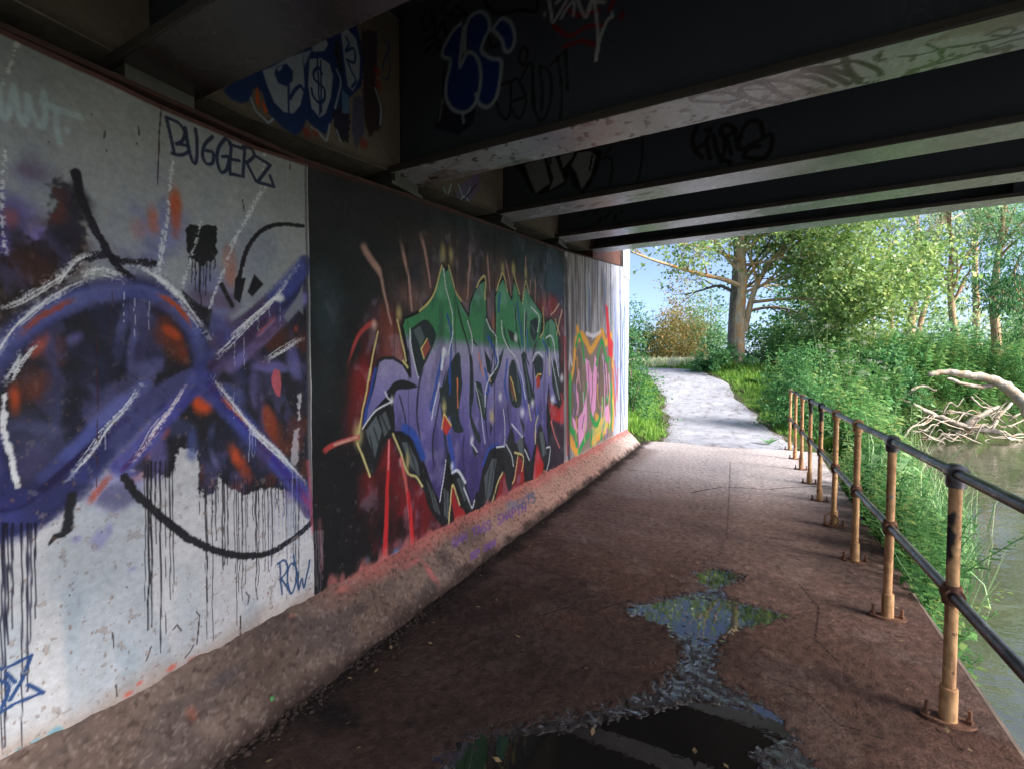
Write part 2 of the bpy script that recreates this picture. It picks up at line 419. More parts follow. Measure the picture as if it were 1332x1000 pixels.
# thin black arc under the tag, running to the joint
W.stroke([(311, 362), (316, 342), (325, 318), (341, 300), (365, 292), (395, 294)], 5, BLK, rough=.5, soft=.25, seed=6)
W.poly([(306, 362), (320, 362), (312, 395), (304, 388)], BLK, 1, .8); W.poly([(331, 357), (343, 370), (328, 386), (322, 380)], BLK, 1, 1.2)
W.stroke([(288, 370), (302, 398)], 6, BLK, soft=.25)
W.poly([(234, 376), (262, 398), (276, 402), (270, 440), (258, 418), (240, 396)], BLK, .9, 2)
for p, rx, ry, c_, a_, rt_ in [((100, 440), 14, 10, (120, 116, 176), .85, .4), ((70, 470), 9, 40, (70, 84, 132), .5, .2), ((160, 425), 9, 44, (74, 86, 140), .6, -.2), ((175, 440), 6, 30, (92, 100, 160), .6, -.2),
        ((190, 480), 30, 12, (84, 90, 140), .55, .3), ((205, 470), 10, 20, (80, 90, 144), .6, -.6), ((50, 556), 34, 12, (112, 112, 158), .75, -.2), ((30, 575), 40, 40, (60, 66, 98), .7, 0), ((45, 600), 26, 34, (92, 88, 140), .55, 0),
        ((80, 520), 9, 30, (66, 78, 118), .6, -.2), ((65, 640), 26, 12, (84, 76, 134), .6, .3), ((20, 520), 12, 26, ORG, .95, 0), ((45, 510), 30, 22, (92, 44, 28), .8, .6), ((50, 450), 12, 26, (160, 74, 60), .85, -.6),
        ((228, 440), 20, 34, (96, 46, 30), .8, .5), ((222, 432), 14, 6, ORG, .8, -.5), ((240, 460), 8, 18, (110, 50, 32), .7, .2), ((268, 468), 7, 13, (190, 76, 40), .95, 0), ((182, 545), 18, 36, (92, 92, 148), .8, -.6), ((186, 520), 10, 24, (124, 118, 170), .6, -.5), ((170, 570), 12, 22, (104, 104, 150), .7, -.4),
        ((262, 522), 15, 16, (196, 78, 36), .98, -.3), ((216, 560), 14, 8, (190, 76, 36), .95, .4), ((194, 592), 9, 24, (150, 66, 40), .9, -.3), ((176, 620), 14, 8, (176, 100, 80), .7, 0), ((307, 592), 11, 24, (186, 76, 40), .98, .5), ((318, 610), 10, 18, (140, 56, 34), .7, .5),
        ((250, 575), 8, 24, (70, 84, 142), .7, 0), ((276, 560), 7, 20, (66, 76, 126), .6, -.2), ((232, 560), 22, 14, (66, 74, 120), .55, 0), ((205, 590), 14, 30, (98, 92, 150), .75, 0), ((280, 600), 5, 20, (110, 110, 160), .6, .3),
        ((345, 430), 11, 20, (168, 74, 50), .9, -.6), ((353, 420), 9, 12, (170, 72, 44), .9, -.6), ((362, 440), 18, 18, (66, 40, 34), .8, 0), ((385, 428), 7, 10, (170, 72, 48), .9, 0), ((320, 460), 26, 20, (58, 72, 130), .7, -.5), ((330, 490), 8, 30, (96, 92, 150), .6, 0), ((300, 450), 18, 26, (70, 78, 140), .6, -.4),
        ((355, 478), 34, 8, (108, 104, 168), .8, -.1), ((385, 480), 12, 30, (104, 100, 170), .7, .3), ((330, 520), 8, 26, (112, 104, 164), .7, .2), ((347, 545), 8, 34, (100, 92, 158), .6, .3), ((350, 540), 7, 34, (150, 66, 40), .85, .2), ((360, 570), 9, 30, (120, 54, 36), .6, .2),
        ((295, 505), 22, 9, (66, 78, 150), .7, -.6), ((310, 480), 14, 30, (60, 70, 122), .6, .4), ((285, 430), 20, 18, (66, 72, 140), .55, 0), ((330, 575), 16, 40, (64, 72, 130), .6, .5)]:
    W.blob(p, rx, ry, c_, a_, rot=rt_, seed=int(p[0] + p[1]))
W.poly([(353, 490), (357, 480), (364, 482), (367, 500), (365, 516), (360, 514), (354, 500)], (186, 92, 104), .95, 1.2)
# the blue bands
arch = [(-40, 520), (-5, 468), (30, 430), (70, 403), (110, 385), (150, 377), (185, 378), (215, 390), (240, 412), (256, 440), (264, 468), (268, 490)]
W.stroke(arch, 29, (44, 46, 88), .95, soft=.5, rough=.15)
W.stroke(arch, 19, (74, 85, 146), .95, soft=.55, rough=.2); W.stroke([(x, y - 3) for x, y in arch], 7, (96, 108, 164), .5, soft=.9, rough=.5, speck=.35)
W.stroke([(16, 450), (45, 418), (80, 398), (105, 384)], 7, (150, 62, 40), .8, soft=.9, rough=.6, speck=.36, fade=(.35, .35)); W.stroke([(200, 380), (222, 392), (240, 410), (252, 432)], 6, (170, 70, 38), .9, soft=.8, rough=.6, speck=.34, fade=(.25, .35))
low = [(-40, 672), (0, 672), (35, 662), (75, 636), (115, 600), (150, 565), (190, 530), (235, 500), (270, 482)]
W.stroke(low, 64, (42, 47, 92), .97, soft=.3, w1=26, rough=.12)
W.poly([(-20, 690), (25, 682), (62, 668), (90, 645), (120, 612), (112, 600), (70, 634), (20, 664), (-20, 668)], (54, 60, 116), .8, 6, rough=4)
W.stroke([(60, 620), (100, 580), (145, 535), (190, 500)], 16, (80, 92, 160), .8, soft=.6)
W.stroke([(-40, 656), (0, 661), (30, 654), (60, 632), (100, 598), (135, 567), (165, 545)], 9, (28, 24, 70), .95, soft=.5)
W.poly([(-30, 490), (-5, 530), (0, 560), (8, 600), (22, 632), (60, 640), (20, 662), (-30, 660)], (46, 52, 116), .9, 4)
W.stroke([(268, 486), (300, 445), (335, 415), (372, 375), (398, 345)], 24, (62, 74, 146), .9, soft=.45, rough=.15)
W.stroke([(272, 480), (305, 450), (345, 418)], 8, (30, 28, 60), .7, soft=.7)
W.stroke([(300, 478), (330, 452), (368, 414), (396, 388)], 14, (116, 112, 178), .85, soft=.6)
W.stroke([(158, 606), (185, 580), (215, 545), (245, 512), (268, 490)], 22, (64, 66, 140), .95, soft=.4)
W.stroke([(160, 612), (180, 590), (205, 560)], 6, (54, 24, 80), .9, soft=.5)
W.stroke([(258, 496), (290, 522), (325, 560), (360, 600), (392, 640), (406, 662)], 24, (64, 74, 148), .95, soft=.45)
W.stroke([(275, 500), (320, 550), (370, 612), (404, 655)], 9, (58, 46, 130), .9, soft=.5)
W.stroke([(285, 512), (312, 540), (335, 562)], 6, (176, 78, 50), .85, soft=.8, w1=3, rough=.6, speck=.34, fade=(.2, .4))
W.poly([(120, 625), (160, 605), (190, 622), (180, 650), (150, 665), (110, 650)], (122, 120, 186), .55, 12)
W.blob((172, 616), 20, 6, (62, 70, 138), .8); W.blob((380, 640), 20, 30, (100, 88, 170), .6, rot=.6); W.blob((398, 650), 8, 26, (170, 70, 100), .7, rot=.4)
W.stroke([(112, 660), (126, 640), (150, 612)], 8, (170, 76, 50), .75, soft=.9, rough=.6, speck=.36, fade=(.4, .3))
# cloudy overspray breaking up the bands
lb = w1.C; bl_ = sstep(18, 40, lb[..., 2] - lb[..., 0])
w1.mix(ALL0, bl_ * sstep(.46, .66, fbm(w1.U + w1.V, w1.V - w1.U * .7, 3.4, 5, 81)) * .38, (34, 33, 58))
w1.mix(ALL0, bl_ * sstep(.55, .72, fbm(w1.U + w1.V * .6, w1.V - w1.U * .9, 6, 5, 85)) * .32, (112, 114, 162))
w1.mix(ALL0, bl_ * sstep(.62, .72, fbm(w1.U, w1.V, 5, 4, 87)) * .35, (86, 52, 66))
# dry white scratches of paint
def scratch(pts, n=5, w=2.4, spread=5, c_=WHT, seed=0, speck=.40):
    r = random.Random(seed)
    W.stroke(pts, w * 2.2 + spread * .9, c_, .42, soft=.9, rough=.8, speck=.70 + .1 * (speck - .4), seed=seed * 7)
    for i in range(n + 2):
        ox, oy = r.uniform(-spread, spread) * 1.5, r.uniform(-spread, spread); i0 = r.choice([0, 0, 1]) if len(pts) > 3 else 0; i1 = len(pts) - (r.choice([0, 0, 1]) if len(pts) - i0 > 3 else 0)
        off = [(x + ox * r.uniform(.2, 1) + r.uniform(-1.2, 1.2), y + oy * r.uniform(.2, 1) + r.uniform(-1.2, 1.2)) for x, y in pts[i0:i1]]
        W.stroke(off, r.uniform(.8, 1.5), c_, r.uniform(.5, .95), soft=.5, rough=.5, speck=r.choice([0, .48, .56, .6]), seed=seed * 7 + i, fade=(.15, .2))
scratch([(-10, 470), (20, 425), (55, 395), (95, 372), (120, 362)], 6, 2.6, 5, seed=1)
scratch([(0, 400), (30, 388), (70, 365), (100, 345)], 7, 4.6, 7, seed=2, speck=.52)
scratch([(70, 372), (95, 340), (120, 330)], 3, 3.6, 3, seed=3, speck=.5)
scratch([(110, 360), (130, 352), (160, 362)], 4, 5, 7, (206, 214, 214), seed=4, speck=.55)
scratch([(175, 345), (200, 358), (225, 378), (245, 400), (272, 440)], 9, 3.0, 6, seed=5, speck=.45)
scratch([(200, 352), (222, 372), (240, 390)], 4, 5, 5, seed=55, speck=.55)
scratch([(283, 462), (300, 446), (325, 420), (350, 395), (388, 345)], 5, 2.0, 4, seed=6, speck=.3)
scratch([(300, 438), (330, 412), (352, 392), (366, 384)], 4, 2.2, 2, seed=7, speck=.28)
W.blob((363, 388), 6, 5, WHT, .9)
scratch([(345, 470), (370, 455), (394, 440)], 5, 2.6, 3, seed=8, speck=.5)
scratch([(278, 492), (300, 520), (330, 556), (365, 590), (398, 628)], 7, 1.9, 4, seed=9, speck=.30)
scratch([(325, 558), (350, 582), (380, 610)], 5, 2.0, 4, seed=10, speck=.3)
scratch([(185, 500), (165, 530), (140, 558), (118, 590), (90, 622)], 6, 2.4, 4, seed=11, speck=.33)
scratch([(242, 502), (225, 530), (205, 555), (190, 580), (175, 600)], 6, 2.0, 4, (214, 208, 214), seed=12, speck=.38)
W.poly([(2, 512), (7, 512), (10, 560), (24, 620), (27, 634), (21, 634), (8, 590), (1, 560)], (222, 228, 230), .97, 1.2, rough=3, seed=6)
scratch([(28, 460), (18, 478), (6, 496)], 4, 3, 3, seed=13, speck=.35); scratch([(48, 448), (30, 470), (12, 500)], 3, 2.5, 3, seed=14, speck=.3)
for pts, sd_ in [([(225, 205), (221, 250), (217, 300), (208, 352)], 1), ([(262, 290), (250, 330), (238, 372)], 2), ([(338, 250), (312, 300), (292, 350), (272, 402)], 3), ([(348, 240), (325, 280), (300, 320)], 4), ([(25, 50), (12, 90), (4, 110)], 5), ([(8, 190), (2, 260), (6, 330)], 6), ([(212, 300), (207, 345)], 7), ([(355, 100), (340, 250)], 8)]:
    W.stroke(pts, 5, (196, 206, 214), .85, soft=.8, speck=.66, rough=.6, seed=sd_ + 30)
for x, y0, y1 in [(305, 445, 478), (318, 440, 480), (364, 392, 424), (350, 396, 412), (336, 405, 430), (305, 510, 545), (325, 555, 600), (329, 556, 595), (332, 560, 592), (381, 600, 650), (127, 575, 595), (138, 565, 590), (176, 388, 440), (195, 392, 430), (162, 380, 420)]:
    W.drip(x, y0, y1, 1.0, (190, 196, 214), .75)
W.drip(127, 420, 646, 1.2, (60, 30, 26), .9); W.drip(146, 380, 470, .9, (60, 44, 36), .7)
W.poly([(388, 512), (392, 510), (391, 545), (388, 548)], (206, 206, 212), .85, 1.2, rough=3); W.poly([(384, 560), (390, 556), (389, 600), (385, 606), (378, 602), (380, 580)], (190, 188, 196), .8, 1.5, rough=3)
W.poly([(384, 390), (394, 370), (394, 410), (388, 404), (374, 420), (368, 412)], (120, 128, 134), .8, 1.5)
# lower part: leg, big rough arc, drips
W.poly([(88, 640), (101, 640), (94, 690), (85, 696), (81, 690)], (28, 30, 34), .95, 1.5, rough=2); W.poly([(62, 707), (70, 694), (84, 690), (86, 698), (74, 700), (64, 709)], (28, 30, 34), .95, 1)
W.stroke([(163, 620), (176, 640), (195, 658), (222, 682), (250, 702), (282, 716), (312, 722), (340, 721), (362, 713), (385, 697), (404, 680), (408, 672)], 8.5, (24, 26, 30), .97, soft=.22, rough=.42, seed=9)
r_ = random.Random(5)
for x in (189, 193, 197, 203, 209, 216, 222, 226): W.drip(x, 600, r_.uniform(700, 850), r_.uniform(1.2, 2.3), BLK, seed=1)
for i in range(30):
    x = 262 + i * 4.4 + r_.uniform(-1.5, 1.5); W.drip(x, 622 if x > 285 else 632, r_.choice([680, 715, 740, 770, 800, 655]) + r_.uniform(-16, 16), r_.uniform(.8, 1.9), BLK, .9, seed=i)
for x, y1 in ((268, 830), (276, 840), (308, 800), (311, 772), (315, 768), (333, 770)): W.drip(x, 640, y1, 1.6, BLK, seed=3)
for x, y1 in ((2, 1000), (6, 975), (10, 850), (16, 820), (28, 970), (36, 905), (40, 850), (46, 812)): W.drip(x, 680, y1, 2.2, (16, 16, 36), seed=2)
for i in range(10): W.drip(352 + i * 5.4, 640, r_.uniform(690, 745), 1.0, (120, 110, 170), .6, seed=i)
for p, rx, ry in [((130, 700), 10, 14), ((100, 700), 8, 5), ((142, 690), 6, 12), ((172, 740), 10, 4)]: W.blob(p, rx, ry, (112, 112, 176), .5, noise=.9)
# damp and stained patches, chipped foot
for p, rx, ry, a_ in [((95, 830), 18, 70, .35), ((170, 740), 60, 40, .12), ((165, 870), 14, 50, .25), ((250, 790), 24, 60, .2)]: W.blob(p, rx, ry, (120, 146, 160), a_)
a_ = (1 - sstep(.24, .40, w1.V + .14 * (fbm(w1.U, w1.V, 7, 4, 33) - .5))) * .65
w1.mix((slice(None), slice(None)), a_, (150, 128, 112))
a_ = (1 - sstep(.255, .285, w1.V + .09 * (fbm(w1.U, w1.V, 14, 4, 34) - .5)))
w1.mix((slice(None), slice(None)), a_, (84, 70, 60))
for x, y in [(262, 852), (250, 858), (180, 888), (166, 902), (222, 868)]: W.blob((x, y), 7, 4, (190, 84, 70), .75, noise=1.2, seed=x)
for x, y in [(8, 985), (24, 978), (72, 955), (45, 968)]: W.blob((x, y), 8, 7, (96, 150, 168), .8, noise=1.2, seed=x)
# fine brown specks and flakes
sp = fbm(w1.U * 1.0, w1.V * .7, 85, 2, 40); a_ = sstep(.80, .86, sp) * .55 * (1 - sstep(1.3, 1.6, w1.V)); w1.mix((slice(None), slice(None)), a_, (120, 92, 76))
for pts in [[(150, 890), (152, 905)], [(255, 795), (259, 800), (258, 815), (256, 838)], [(240, 855), (248, 846), (252, 838)], [(190, 858), (196, 840)], [(312, 800), (313, 830)], [(206, 240), (207, 180), (211, 138)], [(225, 818), (230, 812), (236, 820)], [(146, 822), (148, 842)], [(320, 770), (324, 775), (322, 785)], [(137, 170), (136, 180)], [(180, 165), (181, 176)], [(178, 186), (179, 189)], [(206, 135), (207, 139)], [(378, 215), (378, 220)], [(316, 260), (318, 275)]]:
    W.stroke(pts, 1.6, (40, 30, 28), .85, soft=.4, rough=.3, smooth=False)
# tags
PAL = (158, 180, 190)
for pts in [[(-14, 120), (-8, 150), (0, 150)], [(-2, 112), (1, 140), (7, 156), (13, 142), (16, 118)], [(18, 112), (23, 140), (31, 162), (36, 150), (36, 124)], [(36, 126), (45, 152), (55, 166), (59, 150), (57, 120)]]:
    W.stroke(pts, 6.5, PAL, .85, soft=.6, seed=3)
W.stroke([(57, 134), (75, 142), (104, 152)], 9, PAL, .9, soft=.5); W.stroke([(73, 142), (75, 165), (78, 186)], 6.5, PAL, .9, soft=.45); W.blob((88, 170), 6, 6, PAL, .95, noise=0)
NAVY = (28, 38, 64)
def tagline(pts, w=4.2, c_=NAVY, a=.96): W.stroke(pts, w, c_, a, soft=.3)
for pts in [[(217, 153), (222, 176), (227, 201)], [(218, 153), (233, 160), (241, 172), (238, 183), (230, 188)], [(230, 187), (243, 190), (246, 197), (236, 202), (224, 200)],
            [(242, 166), (245, 188), (250, 208), (255, 212), (257, 195), (255, 168)], [(277, 178), (267, 188), (264, 202), (269, 213), (277, 212), (278, 199), (268, 196)],
            [(294, 180), (285, 192), (283, 208), (288, 224), (296, 220), (298, 205), (290, 204)], [(296, 182), (301, 188), (300, 208), (300, 227)], [(299, 188), (318, 194)], [(299, 207), (312, 209)], [(300, 226), (313, 229)],
            [(319, 193), (318, 212), (317, 230)], [(317, 191), (328, 194), (331, 203), (322, 212)], [(321, 211), (328, 224), (334, 236)]]: tagline(pts)
W.stroke([(333, 203), (352, 215), (336, 237), (357, 243), (352, 229)], 4.2, NAVY, .96, soft=.3, smooth=False)
TB = (44, 74, 116)
for pts in [[(364, 731), (365, 752), (366, 772)], [(361, 733), (370, 728), (374, 736), (371, 746), (364, 753)], [(366, 752), (373, 763), (378, 772)], [(382, 722), (384, 735), (386, 748), (383, 764), (378, 771), (374, 756), (375, 740), (380, 732), (385, 738), (386, 748)], [(387, 744), (387, 756), (389, 766), (393, 752), (396, 764), (400, 745), (403, 728)]]: tagline(pts, 2.6, TB)
for pts in [[(-12, 872), (8, 868), (41, 852)], [(41, 852), (29, 884), (13, 910)], [(-6, 930), (20, 914), (56, 900)], [(56, 900), (37, 890)], [(-6, 884), (8, 887), (12, 893), (8, 908), (2, 920)], [(8, 875), (20, 887)]]:
    W.stroke(pts, 4.4, (36, 66, 116), .95, soft=.3, smooth=False)
# rusty line under the coping
a_ = sstep(-.022, -.014, w1.V - wtop(w1.U)); w1.mix((slice(None), slice(None)), a_ * .8, (70, 34, 30))
# edge against the dark panel
W.stroke([(398, 210), (400, 400), (404, 560), (408, 700), (420, 766)], 3, (60, 58, 62), .6, soft=.8, smooth=False)
W.stroke([(401, 600), (404, 640), (407, 690)], 5, (196, 90, 110), .55, soft=.8)

# ---- panel 2: dark wall with the green, lavender and purple lettering
w2 = wall_canvas(Y12, Y23, lambda y: .006 if y < 2.3 else .006 + (y - 2.3) * .0036, 410, (22, 26, 28))
w2.ws = 1.3; W = w2; ALL = (slice(None), slice(None))
w2.mix(ALL, sstep(.45, .7, fbm(w2.U, w2.V, 1.3, 4, 3)) * .8, (36, 52, 56))
w2.mix(ALL, sstep(.5, .75, fbm(w2.U * 3, w2.V * .8, 3, 4, 5)) * .5, (22, 25, 28))
w2.mix(ALL, (1 - sstep(.9, 1.5, w2.V)) * .8, (18, 18, 20))
for p, rx, ry, c_, a_ in [((428, 400), 26, 70, (44, 64, 70), .6), ((560, 320), 60, 30, (58, 50, 48), .6), ((640, 350), 80, 36, (84, 68, 66), .75), ((600, 385), 80, 40, (112, 84, 80), .85), ((535, 388), 34, 30, (110, 84, 80), .85), ((680, 380), 50, 30, (104, 82, 82), .8), ((500, 420), 26, 34, (110, 58, 52), .85), ((640, 410), 10, 30, (130, 96, 88), .9), ((644, 430), 5, 20, (200, 96, 60), .95), ((716, 362), 18, 50, (56, 80, 100), .9), ((728, 400), 10, 60, (54, 72, 92), .8), ((690, 345), 18, 34, (60, 74, 82), .6),
        ((475, 500), 20, 66, (130, 34, 34), .9), ((462, 540), 22, 50, (96, 28, 30), .8), ((480, 640), 16, 56, (140, 30, 32), .9), ((500, 470), 12, 24, (120, 44, 40), .7), ((520, 470), 8, 30, (150, 88, 76), .9), ((511, 450), 14, 40, (130, 72, 64), .8), ((715, 400), 16, 20, (150, 50, 56), .8), ((732, 440), 7, 60, (120, 40, 50), .7), ((734, 530), 6, 60, (110, 34, 44), .6)]:
    W.blob(p, rx, ry, c_, a_, seed=int(p[0]), noise=.4)
# red under-glow at the foot
W.poly([(507, 562), (490, 610), (476, 660), (486, 720), (540, 712), (585, 690), (575, 660), (552, 635), (530, 612)], (112, 27, 30), .9, 8)
W.blob((500, 680), 26, 70, (26, 20, 22), .95, noise=.5); W.blob((520, 690), 16, 40, (30, 20, 22), .95); W.blob((470, 700), 24, 50, (22, 19, 21), .9); W.blob((560, 690), 12, 26, (60, 24, 28), .6)
W.blob((525, 605), 10, 30, (130, 60, 52), .7)
W.poly([(583, 690), (589, 630), (598, 650), (606, 668), (604, 676)], (150, 36, 40), 1, 2)
W.poly([(640, 662), (652, 618), (660, 612), (668, 600), (672, 595), (680, 600), (684, 634), (664, 648)], (134, 36, 40), .95, 3)
W.poly([(693, 628), (698, 580), (702, 572), (708, 600), (706, 618)], (176, 40, 42), 1, 2)
W.poly([(669, 640), (672, 590), (682, 596), (681, 634)], (140, 36, 40), .95, 2)
W.poly([(711, 492), (716, 500), (727, 532), (736, 516), (737, 560), (722, 600), (717, 545), (712, 520)], (176, 42, 44), .95, 2)
W.poly([(718, 546), (735, 552), (737, 606), (712, 622)], (44, 36, 48), .95, 3)
# letters
zz = lambda y: W.uv([(610, y)])[0][1]
GRAD = [(zz(680), (54, 42, 92)), (zz(620), (72, 62, 122)), (zz(560), (92, 86, 146)), (zz(505), (118, 114, 166)), (zz(470), (148, 144, 184)), (zz(452), (150, 152, 182)), (zz(440), (62, 128, 84)), (zz(400), (64, 134, 92)), (zz(350), (84, 150, 118))]
OUT = [(487, 498), (490, 482), (493, 470), (500, 466), (512, 466), (524, 474), (533, 490), (527, 440), (523, 424), (526, 414), (537, 410), (548, 404), (564, 382), (572, 356), (576, 342), (580, 352), (583, 346), (588, 362), (592, 378), (601, 396), (609, 412), (612, 394), (617, 380), (622, 370), (631, 364), (632, 390), (634, 418), (640, 428), (645, 440), (644, 400), (644, 386), (647, 374), (654, 362), (660, 378), (666, 390), (668, 364), (674, 378), (679, 396), (682, 378), (684, 372), (688, 382), (697, 396), (705, 410), (703, 430), (701, 442), (706, 430), (711, 418), (717, 414), (722, 420), (726, 440), (728, 480), (728, 516), (724, 526), (716, 522), (714, 500), (711, 540), (713, 570), (715, 582), (709, 574), (702, 553), (696, 580), (691, 602), (686, 588), (682, 568), (670, 579), (666, 552), (668, 590), (655, 582), (646, 582), (636, 612), (626, 656), (620, 640), (614, 658), (604, 630), (589, 612), (584, 590), (580, 600), (573, 656), (562, 634), (553, 607), (543, 580), (527, 562), (512, 562), (512, 540), (508, 512), (490, 532), (472, 558), (478, 530)]
W.poly([(x + (x - 600) * .015, y + 3) for x, y in OUT], (24, 28, 32), .9, 5)
W.poly(OUT, (0, 0, 0), 1, .9, grad=GRAD)
lt = sstep(12, 30, np.abs(w2.C - np.array([24, 28, 32])).max(-1))
inl = w2.C.copy()
w2.mix(ALL, lt * sstep(.50, .72, fbm(w2.U * 2.6, w2.V * .7, 4, 5, 31)) * .30, (40, 36, 66)); w2.mix(ALL, lt * sstep(.56, .74, fbm(w2.U * 1.6, w2.V, 6, 4, 35)) * .28, (168, 166, 196))
W.stroke(OUT + OUT[:1], 2.2, (18, 20, 24), .92, soft=.5, smooth=False)
for q, w_ in [([(534, 497), (533, 470), (530, 450)], 2), ([(552, 476), (545, 500), (542, 540), (548, 580)], 2.4), ([(592, 380), (598, 412), (606, 440), (612, 470), (613, 540), (622, 590)], 2.6), ([(609, 412), (614, 440), (622, 452)], 2.2), ([(645, 440), (640, 470), (636, 500), (632, 540), (636, 590)], 2.4), ([(654, 420), (660, 446), (668, 466)], 2), ([(670, 392), (672, 430), (678, 460)], 2.4), ([(684, 400), (684, 456), (690, 480)], 2), ([(700, 440), (694, 462), (695, 520), (699, 552)], 2.2), ([(710, 430), (716, 460), (720, 500)], 2), ([(584, 470), (576, 500), (568, 540), (562, 580), (566, 620)], 2.2), ([(604, 560), (602, 590), (606, 626)], 2), ([(660, 520), (662, 548), (668, 580)], 2), ([(518, 510), (524, 530), (530, 560)], 1.8)]:
    W.stroke(q, w_, (26, 28, 36), .85, soft=.6, fade=(.2, .2))
for p, rx, ry, c_ in [((575, 380), 8, 18, (104, 170, 136)), ((622, 390), 7, 14, (104, 170, 136)), ((654, 386), 6, 14, (104, 170, 140)), ((684, 392), 5, 14, (104, 170, 140)), ((556, 440), 10, 20, (40, 92, 60)), ((640, 440), 6, 14, (40, 92, 60)), ((560, 540), 8, 30, (120, 116, 176)), ((600, 600), 8, 26, (58, 48, 104)), ((650, 540), 6, 24, (70, 62, 120)), ((500, 486), 8, 12, (160, 158, 192)), ((630, 520), 4, 20, (120, 118, 172))]: W.blob(p, rx, ry, c_, .6)
DK = (34, 46, 48); GY = (98, 110, 114)
def dark(pts, c_=DK, facet=None):
    W.poly(pts, c_, .97, .9, smooth=len(pts) > 4)
    if facet: W.poly(facet, GY, .75, .8)
dark([(534, 428), (554, 416), (567, 434), (562, 452), (552, 474), (544, 490), (536, 458)], facet=[(537, 430), (546, 424), (552, 440), (546, 452)])
W.poly([(548, 454), (555, 440), (560, 452), (551, 467)], (150, 78, 70), .95, 1)
W.stroke([(555, 441), (547, 454), (551, 467)], 1.7, (210, 200, 124), 1, smooth=False)
dark([(503, 509), (512, 498), (522, 494), (534, 497), (543, 503), (530, 506), (516, 508), (512, 526), (513, 562), (498, 580), (483, 618), (466, 568), (473, 556), (490, 534), (510, 524)], (28, 30, 33))
W.poly([(476, 560), (490, 540), (497, 560), (488, 596), (480, 574)], GY, .8, .8); W.poly([(494, 540), (502, 534), (508, 556), (500, 568)], GY, .7, .8)
for q in [[(487, 556), (495, 585)], [(481, 566), (488, 600)], [(496, 538), (505, 562)]]: W.stroke(q, 1.6, (26, 28, 30), .9, smooth=False)
dark([(513, 565), (530, 568), (543, 582), (553, 608), (566, 640), (573, 658), (580, 602), (586, 640), (592, 690), (580, 688), (560, 664), (548, 632), (530, 612)], (27, 28, 32))
for q in [[(522, 575), (530, 574), (544, 602), (546, 620), (534, 606)], [(554, 622), (564, 640), (574, 670), (566, 664)], [(577, 634), (584, 640), (584, 676), (578, 670)]]: W.poly(q, GY, .75, .8)
for q in [[(529, 572), (541, 612)], [(558, 628), (570, 668)], [(537, 578), (548, 614)], [(580, 632), (581, 680)]]: W.stroke(q, 1.3, (26, 28, 30), .9, smooth=False)
dark([(590, 614), (600, 612), (606, 628), (613, 660), (622, 640), (630, 600), (640, 580), (652, 580), (655, 592), (652, 618), (640, 660), (626, 672), (600, 660), (592, 640)], (29, 30, 34))
for q in [[(630, 620), (640, 596), (646, 596), (640, 640), (632, 656)], [(594, 622), (602, 620), (608, 646), (604, 652)], [(656, 584), (664, 580), (668, 610), (662, 624)]]: W.poly(q, GY, .7, .8)
for q in [[(637, 606), (632, 650)], [(642, 600), (638, 640)], [(598, 620), (606, 650)]]: W.stroke(q, 1.3, (26, 28, 30), .9, smooth=False)
dark([(656, 584), (666, 556), (672, 580), (682, 570), (692, 604), (688, 622), (676, 592), (668, 622), (664, 640), (658, 626)], (34, 36, 40), facet=[(672, 574), (680, 566), (682, 590), (676, 588)])
dark([(700, 556), (704, 552), (711, 574), (716, 586), (714, 612), (708, 604), (700, 580)], (34, 36, 40), facet=[(702, 562), (706, 560), (711, 590), (706, 594)])
for q in ([(571, 504), (577, 500), (584, 478), (592, 462), (598, 462), (601, 500), (597, 540), (603, 560), (590, 560), (584, 540), (580, 570), (588, 610), (584, 606), (576, 560)], [(612, 460), (615, 470), (616, 512), (614, 540), (626, 570), (622, 574), (611, 540)], [(630, 454), (638, 470), (639, 488), (634, 484)], [(618, 496), (626, 500), (631, 528), (633, 546), (626, 540), (620, 520)], [(656, 452), (650, 480), (640, 502), (638, 492), (648, 468)],
          [(662, 478), (668, 468), (674, 484), (679, 510), (677, 528), (668, 528), (662, 508)], [(678, 462), (683, 458), (687, 484), (694, 512), (695, 526), (688, 524), (682, 490)], [(694, 470), (700, 462), (706, 470), (705, 492), (698, 494)], [(720, 466), (726, 480), (728, 506), (726, 524), (718, 498)], [(690, 418), (699, 414), (699, 434), (694, 444), (690, 432)], [(660, 428), (669, 434), (672, 448), (664, 442)], [(555, 416), (574, 408), (567, 440)] if 0 else [(613, 575), (622, 590), (618, 594)], [(591, 396), (599, 412), (607, 436), (606, 452), (600, 430)] if 0 else [(637, 548), (641, 556), (638, 566)], [(676, 540), (683, 552), (682, 566)]): dark(q)
for q in ([(622, 506), (627, 514), (630, 536)], [(664, 500), (668, 520)], [(672, 476), (676, 510)], [(721, 480), (725, 512)], [(692, 424), (696, 434)], [(683, 474), (690, 516)]): W.stroke(q, 2.2, (92, 112, 114), .8, smooth=False)
W.poly([(663, 490), (667, 496), (671, 514), (669, 520), (664, 506)], (112, 70, 60), 1, .8); W.stroke([(664, 490), (668, 502), (672, 521)], 1.6, (214, 196, 110), 1)
W.poly([(697, 494), (702, 486), (703, 500), (699, 506)], (176, 56, 50), 1, 1); W.stroke([(697, 492), (700, 487), (704, 487)], 1.5, (214, 196, 110), 1)
W.stroke([(595, 492), (596, 530)], 1.8, (206, 120, 70), 1, smooth=False); W.stroke([(622, 460), (629, 488)], 1.8, (206, 130, 70), 1, smooth=False); W.stroke([(636, 488), (638, 496)], 1.6, (220, 190, 120), 1, smooth=False)
W.poly([(574, 556), (577, 538), (587, 554), (580, 566)], (180, 60, 54), 1, 1); W.stroke([(574, 557), (577, 537), (587, 553)], 1.8, (220, 196, 124), 1, smooth=False)
